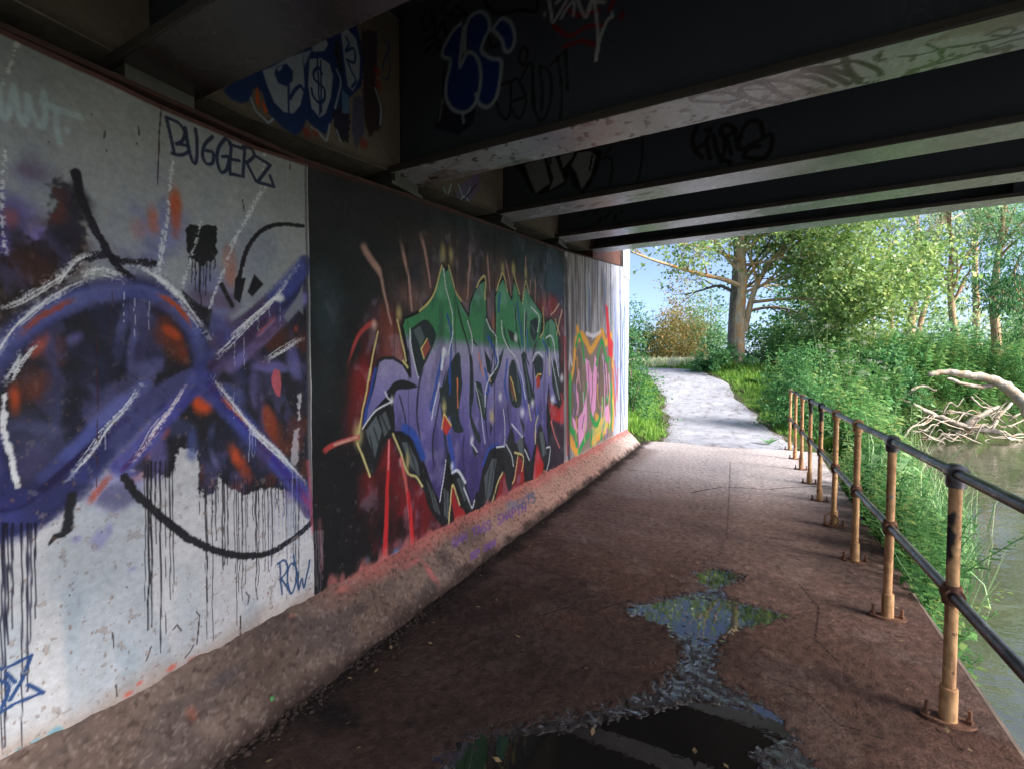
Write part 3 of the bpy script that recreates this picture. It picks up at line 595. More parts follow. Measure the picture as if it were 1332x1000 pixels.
W.blob((577, 530), 4, 14, (206, 196, 130), .8); W.blob((640, 542), 4, 11, (196, 180, 130), .8)
BU = (44, 76, 160)
for q, w_ in [([(489, 480), (483, 506), (474, 550)], 4), ([(582, 410), (587, 440), (584, 498)], 2.8), ([(575, 464), (567, 500), (561, 532)], 4.4), ([(586, 478), (585, 512)], 3), ([(526, 556), (538, 566), (550, 594)], 9), ([(584, 568), (588, 590), (590, 612)], 6), ([(650, 382), (648, 406)], 3), ([(635, 438), (643, 456), (648, 476)], 4), ([(673, 394), (676, 420), (680, 450)], 2.6), ([(706, 444), (711, 454), (714, 468)], 3), ([(660, 468), (657, 498), (660, 520)], 3.2), ([(676, 478), (680, 505), (684, 530)], 3), ([(631, 480), (636, 506), (632, 512)], 3), ([(686, 430), (687, 458)], 2), ([(646, 578), (636, 584), (628, 604)], 4), ([(700, 530), (698, 552)], 4)]:
    W.stroke(q, w_, BU, .9, soft=.45)
WH = (206, 214, 222)
for q, w_ in [([(577, 350), (580, 374), (586, 398), (589, 412), (588, 440), (582, 462)], 1.6), ([(533, 428), (534, 448), (538, 470), (544, 492)], 1.6), ([(608, 418), (614, 440), (615, 458)], 1.6), ([(633, 416), (638, 428), (645, 438), (647, 458), (648, 474), (638, 490)], 1.7), ([(652, 418), (654, 436), (662, 454), (672, 468), (679, 492), (684, 518)], 1.6), ([(682, 402), (683, 458)], 1.3), ([(691, 400), (701, 412), (699, 432)], 1.5), ([(710, 440), (716, 437), (720, 446), (722, 460), (727, 490)], 1.7), ([(693, 470), (696, 461), (701, 459), (706, 464)], 1.7), ([(472, 557), (480, 545), (490, 533), (502, 526), (510, 522)], 2), ([(510, 522), (504, 516), (501, 509)], 1.6), ([(580, 598), (577, 620), (572, 652)], 1.5), ([(571, 499), (566, 520), (561, 545)], 1.6), ([(613, 575), (621, 587)], 1.7), ([(588, 614), (596, 612), (605, 627)], 3.2), ([(603, 634), (608, 646), (614, 660), (617, 650)], 2), ([(646, 581), (656, 580)], 1.8), ([(666, 551), (680, 568)], 1.7), ([(658, 577), (666, 592), (668, 606)], 1.4), ([(655, 532), (657, 560), (656, 580)], 1.3), ([(683, 584), (689, 598)], 1.5), ([(711, 582), (716, 582), (714, 600), (711, 614)], 1.5), ([(618, 498), (625, 530), (631, 576)], 1.2), ([(638, 488), (632, 508), (631, 528)], 1.6), ([(714, 452), (728, 520)], 1.2), ([(577, 455), (574, 480)], 4)]:
    W.stroke(q, w_, WH, .95, soft=.35)
for p in [(510, 520), (578, 458), (671, 440), (614, 572), (651, 516), (680, 536), (693, 524), (731, 492), (588, 606), (521, 600), (719, 520)]: W.blob(p, 3.2, 8, (216, 222, 232), .85, noise=.1)
YL = (206, 196, 132)
for q, w_ in [([(546, 405), (557, 394), (566, 378), (575, 346)], 2.4), ([(583, 346), (588, 362), (593, 380), (600, 392)], 2.2), ([(620, 374), (625, 364), (631, 361), (631, 390)], 2.2), ([(646, 378), (650, 364), (654, 356), (660, 380)], 2.0), ([(668, 354), (671, 368), (676, 383)], 1.8), ([(679, 396), (682, 376), (684, 366), (688, 382)], 1.7), ([(492, 432), (486, 462), (480, 496)], 2.2), ([(482, 480), (475, 520), (466, 566)], 2.2), ([(465, 576), (473, 596), (481, 619)], 2.4), ([(517, 416), (522, 440), (528, 470)], 2.2), ([(524, 470), (530, 478)], 3), ([(511, 564), (520, 586), (530, 614), (542, 620), (549, 632)], 2.4), ([(583, 687), (586, 658), (589, 630), (598, 656)], 2.2), ([(654, 614), (648, 626), (644, 640), (639, 656)], 2.4), ([(670, 588), (681, 593), (679, 612)], 2), ([(674, 592), (670, 620), (667, 628)], 1.8), ([(700, 540), (697, 556), (697, 576)], 2), ([(688, 526), (691, 546)], 2), ([(706, 400), (707, 428), (702, 440)], 1.6), ([(722, 416), (726, 430), (728, 436)], 2), ([(714, 462), (715, 488)], 2.2), ([(708, 612), (714, 616)], 2)]:
    W.stroke(q, w_, YL, .95, soft=.4)
for p, rx, ry in [((466, 566), 8, 22), ((576, 330), 5, 18), ((586, 332), 4, 16), ((519, 408), 5, 14), ((530, 600), 4, 18), ((668, 350), 3, 12), ((684, 356), 2.5, 12), ((654, 350), 3, 10)]: W.blob(p, rx, ry, (196, 188, 122), .75, noise=.15)
# flares
PK = (186, 150, 142)
for q, w0, w_ in [([(470, 312), (476, 328), (492, 352)], 9, 9), ([(480, 336), (493, 354), (500, 384), (509, 422)], 7, 2.4), ([(518, 300), (526, 336), (532, 366), (536, 404)], 6, 2.6), ([(545, 298), (553, 330), (560, 374)], 7, 2.2), ([(612, 318), (610, 356), (608, 390)], 4.6, 1.8), ([(633, 322), (635, 350), (637, 378)], 4.6, 1.8), ([(656, 332), (661, 356), (665, 384)], 3.6, 1.6), ([(697, 354), (696, 394)], 3, 1.4), ([(709, 372), (709, 404)], 2.6, 1.4), ([(684, 330), (684, 352)], 3, 1.6), ([(690, 360), (689, 384)], 2.6, 1.4)]:
    W.stroke(q, w0, PK, .85, soft=.65, w1=w_, speck=.2, fade=(.35, 0))
W.stroke([(486, 420), (474, 428), (462, 446), (448, 490)], 6.5, (176, 70, 66), .9, soft=.5, w1=3, fade=(0, .3)); W.blob((487, 423), 5, 9, (206, 180, 170), .85, noise=.1)
W.stroke([(420, 590), (428, 582), (445, 574), (466, 568)], 6, (186, 70, 70), .9, soft=.5, w1=5, fade=(.2, 0)); W.stroke([(436, 578), (465, 568)], 3, (206, 170, 150), .8, soft=.6)
W.stroke([(506, 572), (504, 640), (501, 724)], 3, (196, 44, 48), .95, soft=.45, w1=7); W.stroke([(506, 572), (505, 610)], 2, (214, 150, 150), .8, soft=.5)
W.stroke([(521, 596), (529, 634), (534, 680), (536, 712)], 3.5, (200, 100, 96), .95, soft=.5, w1=5); W.stroke([(531, 640), (535, 680), (537, 714)], 4.5, (196, 40, 46), .9, soft=.4)
W.stroke([(717, 548), (722, 566), (728, 582)], 2.4, (210, 120, 110), .95, w1=1.4); W.stroke([(730, 512), (736, 540), (738, 570)], 2, (200, 60, 60), .9)
W.stroke([(727, 396), (722, 404), (716, 410)], 3, (196, 170, 150), .9, w1=1.4); W.stroke([(731, 404), (727, 420), (724, 436)], 3, (206, 180, 150), .9, w1=2)
# bottom edge: pink brush-over, drips, blue scrap
a_ = (1 - sstep(.27, .31, w2.V + .1 * (fbm(w2.U, w2.V, 8, 4, 12) - .5))); w2.mix(ALL, a_ * .85, (178, 104, 98))
for x in (431, 437, 446, 470, 474, 496, 503, 528, 533, 541, 556): W.blob((float(x), 770 - (x - 420) * .52 - 6), 3 + x % 5, 7 + x % 7, (188, 112, 108), .6, noise=1.2, seed=int(x))
W.blob((516, 716), 8, 10, (58, 130, 190), .9, noise=.9); W.blob((500, 728), 8, 4, (40, 110, 160), .6); W.blob((478, 728), 5, 8, (52, 100, 130), .6, noise=1)
W.stroke([(408, 680), (412, 720)], 8, (44, 40, 46), .8, soft=.5); W.stroke([(416, 676), (419, 740)], 4, (150, 90, 100), .5, soft=.8)
for x in (411, 414, 417, 420): W.drip(x, 690, 765, 1.4, (150, 140, 150), .6)
a_ = sstep(-.022, -.014, w2.V - wtop(w2.U)); w2.mix(ALL, a_ * .8, (74, 36, 32))
# board joints
for x in (513, 592, 640): W.stroke([(x, 240), (x, 470)], 1.1, (14, 16, 18), .5, soft=.5)

# ---- panel 3: far stretch with pink and green lettering on board-marked concrete
w3 = wall_canvas(Y23, YEND, lambda y: .018, 250, (150, 146, 146)); w3.ws = 2.1; W = w3
w3.mix(ALL, sstep(.4, .62, fbm(w3.U * 6, w3.V * .5, 3, 4, 2)) * .7, (104, 96, 98))
w3.mix(ALL, sstep(.52, .7, fbm(w3.U * 8, w3.V * .7, 2.6, 4, 8)) * .7, (180, 184, 196))
w3.mix(ALL, sstep(7.1, 8.6, w3.U) * .75, (196, 206, 226))  # far end paled, daylight beyond the deck edge put into the colour
for x in (749, 761, 777, 794, 806): W.stroke([(x, 330), (x + 1, 440), (x + 1, 560)], 2.0, (44, 48, 60), .75, soft=.6, smooth=False)
for x, y0, y1, c_ in [(744, 345, 460, (66, 62, 66)), (752, 340, 420, (92, 78, 74)), (766, 360, 440, (74, 96, 134)), (770, 340, 430, (96, 84, 88)), (786, 350, 420, (70, 92, 130)), (783, 340, 400, (88, 80, 84)), (800, 360, 560, (110, 130, 186)), (803, 420, 520, (96, 110, 176)), (808, 360, 560, (150, 164, 214)), (812, 350, 560, (104, 128, 190)), (798, 470, 560, (160, 110, 140)), (796, 360, 420, (132, 140, 170))]: W.stroke([(x, y0), (x + .6, (y0 + y1) / 2), (x, y1)], 4, c_, .7, soft=.8, fade=(.3, .3))
W.poly([(738, 480), (746, 440), (753, 430), (769, 444), (783, 430), (796, 440), (799, 500), (797, 570), (770, 588), (748, 592), (741, 560)], (134, 116, 104), .9, 2)
W.poly([(741, 500), (746, 470), (752, 452), (757, 462), (758, 540), (750, 560), (743, 540)], (106, 96, 84), .9, 1.5)
W.poly([(776, 470), (784, 448), (792, 470), (794, 520), (780, 552), (775, 520)], (122, 104, 92), .9, 1.5)
OR = (226, 164, 66)
for q, w_ in [([(751, 428), (753, 440), (757, 436), (763, 446), (768, 456), (775, 446), (783, 432), (788, 446), (795, 436)], 5), ([(740, 570), (739, 530), (741, 500), (746, 478), (749, 440)], 4), ([(741, 570), (748, 584), (752, 590)], 6), ([(795, 440), (798, 500), (797, 556)], 4), ([(770, 574), (780, 566), (790, 556)], 5), ([(775, 540), (783, 548), (790, 540)], 4)]: W.stroke(q, w_, OR, .95, soft=.4)
W.stroke([(776, 556), (792, 548)], 9, (222, 210, 90), .8, soft=.6); W.stroke([(771, 560), (774, 580)], 6, (206, 200, 120), .7, soft=.6)
PI_ = (228, 158, 204)
for q in [[(761, 466), (766, 470), (771, 490), (774, 462), (777, 470), (775, 530), (771, 545), (768, 524), (764, 500)], [(753, 582), (752, 545), (758, 534), (762, 512), (764, 530), (763, 556), (757, 574)], [(744, 540), (748, 546), (752, 560), (748, 566)], [(787, 530), (792, 524), (794, 550), (788, 548)]]: W.poly(q, PI_, .97, 1.0)
GN = (40, 156, 76)
for q, w_ in [([(742, 490), (741, 530), (742, 556), (748, 564), (750, 578)], 4), ([(753, 588), (758, 576), (766, 564)], 4), ([(749, 450), (753, 436), (757, 446), (760, 470)], 3), ([(759, 520), (763, 500)], 3), ([(769, 540), (772, 548), (776, 552), (781, 540), (785, 520)], 3.4), ([(776, 474), (783, 444), (790, 470), (796, 450)], 2.8), ([(795, 500), (796, 540), (794, 556)], 3.2), ([(768, 584), (770, 560)], 3), ([(790, 516), (791, 520)], 4), ([(782, 570), (786, 548)], 3.4)]: W.stroke(q, w_, GN, .95, soft=.35)
r3 = random.Random(8)
for i in range(34):     # crowded narrow letter strokes
    x = r3.uniform(742, 797); y = r3.uniform(452, 560); L_ = r3.uniform(14, 46); c3 = r3.choice([PI_, PI_, GN, (206, 196, 110), (150, 120, 190), (196, 190, 196), (92, 76, 66), OR, (120, 100, 84)])
    W.stroke([(x, y), (x + r3.uniform(-2, 2), y + L_ * .5), (x + r3.uniform(-3, 3), min(y + L_, 585 - (x - 742) * .42))], r3.uniform(1.2, 3.0), c3, .85, soft=.5, w1=r3.uniform(.5, 1.4))
for q in [[(748, 470), (748, 540)], [(765, 474), (767, 520)], [(757, 556), (760, 540)], [(780, 466), (779, 520)], [(787, 470), (788, 510)]]: W.stroke(q, 1.3, (66, 54, 84), .8)
W.poly([(787, 394), (791, 400), (794, 440), (798, 446), (797, 466), (792, 464), (789, 430)], (206, 52, 66), .95, 1.4)
W.stroke([(762, 434), (772, 437), (781, 432)], 2.4, (214, 210, 214), .9)
W.stroke([(737, 470), (740, 480), (742, 462), (744, 474)], 2.6, (206, 206, 212), .85, smooth=False)
for q in [[(799, 470), (802, 500), (800, 530)], [(804, 480), (803, 520)], [(797, 480), (801, 540)]]: W.stroke(q, 2, (190, 70, 84), .8, soft=.5)
for q in [[(806, 380), (810, 440), (807, 500), (811, 560)], [(812, 400), (809, 470), (813, 540)]]: W.stroke(q, 1.8, (92, 110, 176), .8)
W.stroke([(736, 340), (738, 470), (740, 600)], 5, (46, 40, 48), .85, soft=.7, smooth=False); W.stroke([(735, 440), (738, 520), (738, 590)], 2.6, (170, 50, 58), .7)
a_ = (1 - sstep(.28, .34, w3.V + .1 * (fbm(w3.U, w3.V, 6, 4, 12) - .5))); w3.mix(ALL, a_ * .8, (176, 150, 140))

for cv, sd_, c_ in ((w1, 3, (150, 140, 130)), (w2, 4, (92, 86, 82)), (w3, 5, (170, 160, 152))):
    lowm = 1 - .75 * sstep(.5, 1.6, cv.V); n_ = fbm(cv.U * 1.3, cv.V, 30, 3, sd_ + 50); cv.mix(ALL, sstep(.765, .79, n_) * lowm * .6, c_); cv.mix(ALL, sstep(.75, .765, n_) * (1 - sstep(.765, .78, n_)) * lowm * .45, (54, 48, 46))
for y_ in (2.44, 3.66, 4.88): i_ = np.abs(w2.us - y_) < .006; w2.C[:, i_] *= .6
m_wall = mat_painted('sprayed_concrete', rough=.68, bump=.5, spec=.25)
abut = thing('abutment_wall', 'concrete bridge abutment wall sprayed with bright graffiti murals along the left of the path', 'wall', (WX, 3.0, 0))
for cv, lb in ((w1, 'pale wall panel with a blue and black sprayed mural and drips'), (w2, 'black painted panel with green and purple spiky graffiti lettering'), (w3, 'far wall panel with pink, green and orange graffiti')):
    # ragged plaster: tiny relief
    cv.h = (fbm(cv.U, cv.V, 9, 4, 2) - .5) * .012 + (fbm(cv.U, cv.V, 1.2, 3, 6) - .5) * .012
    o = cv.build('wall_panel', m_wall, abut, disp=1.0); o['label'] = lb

# ---- solid wall body behind the painted faces, bearing shelf, wing end
m_conc = mat_plain('weathered_concrete', (96, 92, 88), (140, 134, 128), 5, .85, .4)
m_dark = mat_plain('dark_concrete', (52, 48, 47), (78, 72, 69), 4, .9, .4)  # plain darker concrete for the ballast wall and deck slab
def profile_prism(name, ys, zlo, zhi, x0, x1, mat, parent, label=None):
    ys = np.asarray(ys, float); n = len(ys); v = []; f = []
    for y in ys:
        for x in (x0, x1):
            v += [(x, y, zlo(y)), (x, y, zhi(y))]
    for i in range(n - 1):
        a, b = i * 4, (i + 1) * 4
        f += [[a, a + 1, b + 1, b], [a + 2, b + 2, b + 3, a + 3], [a + 1, a + 3, b + 3, b + 1], [a, b, b + 2, a + 2]]
    f += [[0, 2, 3, 1], [(n - 1) * 4, (n - 1) * 4 + 1, (n - 1) * 4 + 3, (n - 1) * 4 + 2]]
    o = mesh_np(name, v, f, mat, parent)
    if label: o['label'] = label
    return o
ysw = sorted(set([-4.0] + TOPY + [YEND + .0]))[:-1]
profile_prism('wall_body', [y for y in ysw if y <= YEND], lambda y: -.4, lambda y: wtop(y) - .004, -2.80, WX - .03, m_conc, abut)
profile_prism('coping_strip', [-4.0, .55, 1.62, 2.98, 5.53, 8.68], lambda y: wtop(y) - .002, lambda y: wtop(y) + .016, -2.30, WX + .006, mat_plain('rusted_edge', (36, 22, 20), (62, 34, 30), 14, .85, .5), abut)
mb = MB(); mb.box((-2.80, -4.0, 2.3), (-2.46, 8.69, 5.2)); mb.build('ballast_wall', m_dark, abut)
# pilaster at the far end, pale and streaked; rusty infill panel beside it
us = np.linspace(8.70, YEND, 40)
pil = Canvas((WX + .012, 0, 0), (0, 1, 0), (0, 0, 1), us, 3.30, 3.97, 50, (188, 196, 214))
pil.mix(ALL, sstep(.45, .6, fbm(pil.U * 8, pil.V * 1.2, 3, 3, 5)) * .6, (110, 130, 190))
mb = MB(); mb.box((-2.5, 8.70, 3.30), (WX + .008, YEND + .02, 3.98)); mb.build('end_pilaster', m_conc, abut)
pil.build('pilaster_face', m_wall, abut)
mb = MB(); mb.box((-2.30, 6.9, 3.1), (-2.085, 8.695, 3.97)); o = mb.build('infill_panel', mat_plain('rust_brown_steel', (72, 42, 36), (104, 66, 56), 9, .8, .4), abut); o['label'] = 'rusty brown infill panel above the far end of the wall'
# end face of wall (faces away from camera) is part of the wall body; sloping kerb
LO = np.array([-1.755, 0, 0]); LB = np.array([-.285, 0, .285]); LBn = LB / np.linalg.norm(LB)
lus = cols_graded(-1.5, 9.2, lambda y: max(.008, .0075 + .0012 * y))
kb = Canvas(LO, (0, 1, 0), LBn, lus, -.02, np.linalg.norm(LB) + .012, 60, (112, 94, 84))
kb.C += (fbm(kb.U, kb.V, 3.2, 5, 3)[..., None] - .5) * 60
kb.mix(ALL, sstep(.55, .72, fbm(kb.U, kb.V * 2, 4, 4, 8)) * .6, (70, 62, 62))
kb.mix(ALL, (1 - sstep(1.2, 2.4, kb.U)) * .4, (84, 74, 68)); kb.mix(ALL, sstep(2.2, 4.6, kb.U) * .8, (196, 150, 132))  # near end of the kerb darkened, shade put into its colour
kb.mix(ALL, sstep(6.2, 8.6, kb.U) * .7, (208, 196, 190))  # far end lightened to stand in for daylight at the mouth
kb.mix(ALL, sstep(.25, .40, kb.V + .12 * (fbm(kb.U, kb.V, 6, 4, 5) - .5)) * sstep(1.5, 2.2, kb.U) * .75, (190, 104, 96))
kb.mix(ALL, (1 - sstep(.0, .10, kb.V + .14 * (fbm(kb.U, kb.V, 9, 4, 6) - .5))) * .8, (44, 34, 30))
sp = fbm(kb.U + kb.V, kb.V - kb.U, 34, 4, 4); kb.mix(ALL, sstep(.60, .70, sp) * .5, (58, 46, 42)); kb.mix(ALL, sstep(.62, .72, fbm(kb.U - kb.V, kb.V + kb.U, 46, 4, 14)) * .35, (160, 146, 138))
Wk = kb
for p, rx, ry, c_ in [((445, 765), 14, 6, (186, 110, 96)), ((380, 800), 12, 6, (150, 92, 74)), ((250, 930), 10, 12, (134, 80, 66)), ((290, 880), 34, 10, (74, 68, 72)), ((540, 730), 20, 6, (196, 110, 108)), ((560, 745), 6, 20, (190, 104, 100)), ((668, 655), 14, 6, (120, 122, 140)), ((690, 645), 10, 6, (112, 116, 140))]: kb.blob(p, rx, ry, c_, .7, noise=.8, seed=int(p[0]))
kb.blob((354, 908), 3, 2.5, (60, 190, 90), .9, noise=.6)
PU = (104, 70, 150)
def scrawl(x, y, word, s, slope, c_=PU, w=2.0):
    G = {'G': [[(.9, .2), (.5, 0), (.1, .4), (.2, .9), (.7, 1), (.9, .6), (.5, .6)]], 'A': [[(0, 1), (.45, 0), (.9, 1)], [(.2, .65), (.75, .6)]], 'H': [[(.1, 0), (.1, 1)], [(.8, 0), (.8, 1)], [(.1, .5), (.8, .5)]],
         'T': [[(0, .1), (1, 0)], [(.5, 0), (.5, 1)]], 'K': [[(.1, 0), (.1, 1)], [(.8, 0), (.15, .5), (.8, 1)]], 'S': [[(.8, .1), (.3, 0), (.2, .4), (.7, .6), (.7, .95), (.1, 1)]], 'P': [[(.1, 1), (.1, 0), (.7, .1), (.7, .5), (.1, .5)]],
         'U': [[(.1, 0), (.15, .9), (.6, 1), (.8, .8), (.8, 0)]], 'E': [[(.8, 0), (.1, .05), (.1, 1), (.8, .95)], [(.1, .5), (.6, .5)]], 'C': [[(.8, .1), (.3, 0), (.1, .5), (.3, 1), (.8, .9)]], 'R': [[(.1, 1), (.1, 0), (.7, .1), (.7, .45), (.1, .5), (.8, 1)]], 'W': [[(0, 0), (.2, 1), (.45, .4), (.7, 1), (.95, 0)]], 'I': [[(.4, 0), (.4, 1)]]}
    for ch in word:
        if ch in G:
            for st in G[ch]: kb.stroke([(x + a * s, y + b * s * 1.9 + a * s * slope) for a, b in st], w, c_, .75, soft=.5)
        x += s * 1.05; y += s * 1.05 * slope
scrawl(588, 700, 'GAH TAGS SHAPIH', 6.2, -.50); scrawl(612, 720, 'SEP CREW', 4.0, -.6); scrawl(672, 650, 'GATS', 6.0, -.4, (96, 96, 120), 2.4)
kb.h = (fbm(kb.U, kb.V, 6, 5, 2) - .5) * .03 + (fbm(kb.U, kb.V, 40, 3, 7) - .5) * .006
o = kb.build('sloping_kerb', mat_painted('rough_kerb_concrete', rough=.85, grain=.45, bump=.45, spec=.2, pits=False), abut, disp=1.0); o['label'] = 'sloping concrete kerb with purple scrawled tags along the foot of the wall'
mb = MB(); mb.add([(-2.06, 9.19, -.3), (-1.75, 9.19, -.3), (-1.75, 9.19, -.01), (-2.045, 9.19, .28), (-2.06, 9.19, .28)], [[0, 4, 3, 2, 1]]); mb.build('kerb_end', m_conc, abut)

# ================================================================== BRIDGE
bridge = thing('road_bridge', 'dark steel girder bridge deck overhead with graffiti on its beams', 'bridge', (0, 2.5, 3.5))
XE = 6.2  # river-side end of the deck, shortened out of view to let light in
BEAMS = [(-1.86, 2.37), (-.36, 2.50), (1.14, 2.655), (2.62, 2.815), (4.13, 3.0), (5.65, 3.17), (7.10, 3.36)]
FWD = .28; TH = .045
def mat_steel(name, base, dark, rough):
    t = NT(name); v = t.coord(); n = t.noise(v, 4, 6, .65); f = t.noise(t.coord(scale=(.25, 1, 1)), 18, 4, .6); k = t.noise(v, 60, 3)
    c_ = t.ramp(n, [(.3, lin4(dark)), (.62, lin4(base))]); c_ = t.mix(.4, c_, t.ramp(f, [(.35, g(.5)), (.65, g(1.2))]), 'MULTIPLY')
    sp_ = t.ramp(k, [(.66, g(0)), (.72, g(1))]); c_ = t.mix(t.math('MULTIPLY', sp_, .6), c_, (.02, .014, .012, 1))
    t.set(**{'Base Color': c_, 'Roughness': t.ramp(n, [(.3, g(rough + .2)), (.7, g(rough - .05))]), 'Specular IOR Level': .5, 'Normal': t.bump(t.math('ADD', n, t.math('MULTIPLY', k, .2)), .12, .01)})
    return t.m
m_girder = mat_plain('black_girder_paint', (52, 56, 68), (70, 75, 88), 3, .75, .1, spec=.25)
m_fledge = mat_plain('grimy_flange_paint', (44, 41, 41), (64, 59, 58), 5, .7, .25)
m_flange = mat_steel('pale_flange_paint', (150, 150, 148), (112, 108, 106), .34)
m_webp = mat_painted('sprayed_girder_paint', rough=.66, grain=.2, bump=.1, spec=.25, pits=False)
m_flp = mat_painted('sprayed_flange_paint', rough=.25, grain=.4, bump=.12, spec=.5, pits=False); m_flp.node_tree.nodes['Principled BSDF'].inputs['IOR'].default_value = 1.75
m_bear = mat_plain('bearing_steel', (60, 62, 64), (88, 88, 88), 10, .6, .3)
WEBC = {}
for k, (yf, zb) in enumerate(BEAMS):
    if k == 0: continue  # rearmost girder left out so daylight enters from behind
    yc = yf - FWD / 2; top = zb + 1.12
    mb = MB(); mb.box((-2.42, yc - .011, zb + TH), (XE, yc + .011, top)); mb.box((-2.42, yc - .17, top), (XE, yc + .17, top + .03))
    for xs in (2.6, 5.2): mb.box((xs, yc - .12, zb + TH + .002), (xs + .016, yc - .012, top - .002)) if k not in (3, 4) else None
    gd = mb.build('girder', m_girder, bridge)
    fb = MB(); fb.bevbox((-2.42, yf - FWD, zb), (XE, yf, zb + TH), .006); fl = fb.build('bottom_flange', m_fledge, gd)
    if k < 6: ms_ = MB(); ms_.box((-2.34, yc - .12, zb - .06), (-2.07, yc + .12, zb - .002)); ms_.box((-2.30, yc - .16, zb - .085), (-2.06, yc + .16, zb - .06)); ms_.build('bearing', m_bear, gd)
    cus = np.concatenate([np.linspace(-2.10, 2.4, 520 if k == 3 else 60), np.linspace(2.5, XE - .01, 8)])
    uf = Canvas((0, 0, zb - .003), (1, 0, 0), (0, -1, 0), cus, -(yf - .004), -(yf - FWD + .004), 60 if k == 3 else 8, (176, 186, 202) if k > 2 else (62, 58, 58))  # near soffits get a darker base, standing in for shade overhead
    if k == 3:
        uf.C += (fbm(uf.U, uf.V, 5, 5, 3)[..., None] - .5) * 40; uf.mix(ALL, sstep(.56, .70, fbm(uf.U, uf.V * 2, 4, 5, 13)) * .5, (96, 76, 66)); uf.mix(ALL, sstep(.66, .72, fbm(uf.U, uf.V, 22, 3, 23)) * .7, (44, 34, 32))
        SB = (26, 18, 18)
        for q, w_ in [([(898, 128), (915, 122), (940, 120), (958, 124), (962, 130), (935, 133), (905, 132), (898, 127)], 5), ([(962, 128), (950, 134), (938, 136)], 4), ([(960, 120), (968, 112), (985, 108), (1000, 112), (1012, 122), (1030, 128), (1022, 133), (1000, 133), (975, 128), (962, 118)], 6), ([(972, 117), (1000, 116)], 3), ([(985, 106), (1020, 106), (1040, 112), (1060, 120)], 6), ([(965, 140), (975, 133), (985, 130)], 4), ([(1020, 104), (1032, 100), (1060, 102), (1085, 113)], 6), ([(1032, 98), (1055, 92), (1080, 98), (1104, 110)], 8), ([(1045, 90), (1080, 86), (1110, 80), (1140, 90), (1146, 98)], 6), ([(1098, 70), (1102, 88), (1110, 100), (1118, 108)], 8), ([(1070, 88), (1100, 96), (1120, 104)], 7)]: uf.stroke(q, w_, SB, .95, soft=.4)
        IN = (20, 28, 44)
        for q, w_ in [([(1170, 74), (1195, 72), (1225, 64), (1245, 60)], 3), ([(1205, 58), (1222, 66), (1225, 76), (1216, 84)], 3.4), ([(1216, 84), (1245, 76), (1270, 68), (1285, 66), (1278, 60)], 5), ([(1240, 62), (1275, 56), (1310, 48), (1340, 40)], 5), ([(1284, 46), (1300, 38), (1320, 38), (1310, 46), (1290, 47)], 3.4), ([(1290, 62), (1315, 54), (1332, 50)], 4)]: uf.stroke(q, w_, IN, .95, soft=.45)
    else:
        uf.C += (fbm(uf.U, uf.V, 5, 4, 3 + k)[..., None] - .5) * 36
    if k == 4:
        for q in ([(738, 268), (760, 269), (775, 266), (765, 264)], [(800, 258), (830, 254), (842, 252)], [(815, 262), (835, 256)]): uf.stroke(q, 2.8, (24, 24, 26), .95)
    uf.build('flange_soffit', m_flp, gd)
    if k in (3, 4, 5):
        WEBC[k] = (Canvas((0, yc - .0135, 0), (1, 0, 0), (0, 0, 1), np.concatenate([np.linspace(-2.10, 2.4, 460 if k < 5 else 120), np.linspace(2.5, 5, 8)]), zb + TH + .001, top - .001, 170 if k < 5 else 30, (70, 76, 90)), gd)
# web lettering: blue throw-up on the second girder
W, gd = WEBC[3]
q4 = lambda pts: [(540 + x * .2252, y * .2252) for x, y in pts]
DB = (30, 56, 132); PB = (170, 186, 206); K = (14, 14, 16)
for pts in [[(150, 60), (200, 90), (240, 40), (300, 90)], [(400, 0), (440, 60), (500, 80), (600, 60), (700, 70)], [(180, 0), (160, 50), (220, 100), (300, 90)], [(700, 70), (710, 0)], [(60, 60), (40, 120), (60, 170), (100, 120), (90, 60)], [(110, 90), (120, 200), (160, 120), (180, 200)], [(50, 250), (100, 220), (150, 250)], [(60, 300), (110, 260), (160, 300)], [(520, 170), (560, 260)], [(420, 200), (440, 270), (480, 260)]]:
    W.stroke(q4(pts), 4.5, K, .85, soft=.4)
W.poly(q4([(165, 380), (150, 600), (110, 740), (250, 780), (330, 720), (350, 640), (300, 600), (200, 600)]), (20, 24, 40), .8, 2)
W.poly(q4([(265, 150), (220, 190), (165, 290), (170, 325), (205, 350), (185, 480), (190, 570), (230, 630), (300, 640), (345, 590), (370, 500), (372, 380), (340, 320), (300, 315), (265, 385), (268, 260)]), DB, .97, 1)
W.poly(q4([(370, 80), (320, 115), (300, 180), (300, 270), (330, 300), (370, 360), (385, 460), (355, 560), (390, 610), (440, 590), (480, 490), (490, 360), (440, 330), (385, 300), (400, 220), (430, 150), (410, 95)]), DB, .97, 1)
W.poly(q4([(450, 160), (500, 110), (560, 150), (572, 240), (530, 295), (500, 250), (480, 180)]), DB, .97, 1)
for pts in [[(265, 140), (220, 180), (160, 290), (165, 330), (205, 355), (180, 480), (180, 570), (220, 635), (290, 650), (345, 600), (375, 500), (375, 390), (345, 320), (300, 310), (258, 390), (268, 260), (280, 160)],
            [(285, 300), (290, 180), (315, 105), (370, 70), (415, 95), (430, 160), (395, 240), (385, 300), (440, 340), (492, 350), (495, 420), (470, 560), (420, 620), (370, 600), (350, 545)], [(445, 175), (500, 110), (555, 140), (575, 220), (555, 290), (520, 295), (500, 230), (450, 175)]]:
    W.stroke(q4(pts), 5.2, PB, .9, soft=.5)
W.stroke(q4([(160, 570), (150, 640), (138, 695)]), 3.6, (120, 124, 128), .9); W.stroke(q4([(275, 650), (280, 710)]), 4, PB, .8, soft=.5)
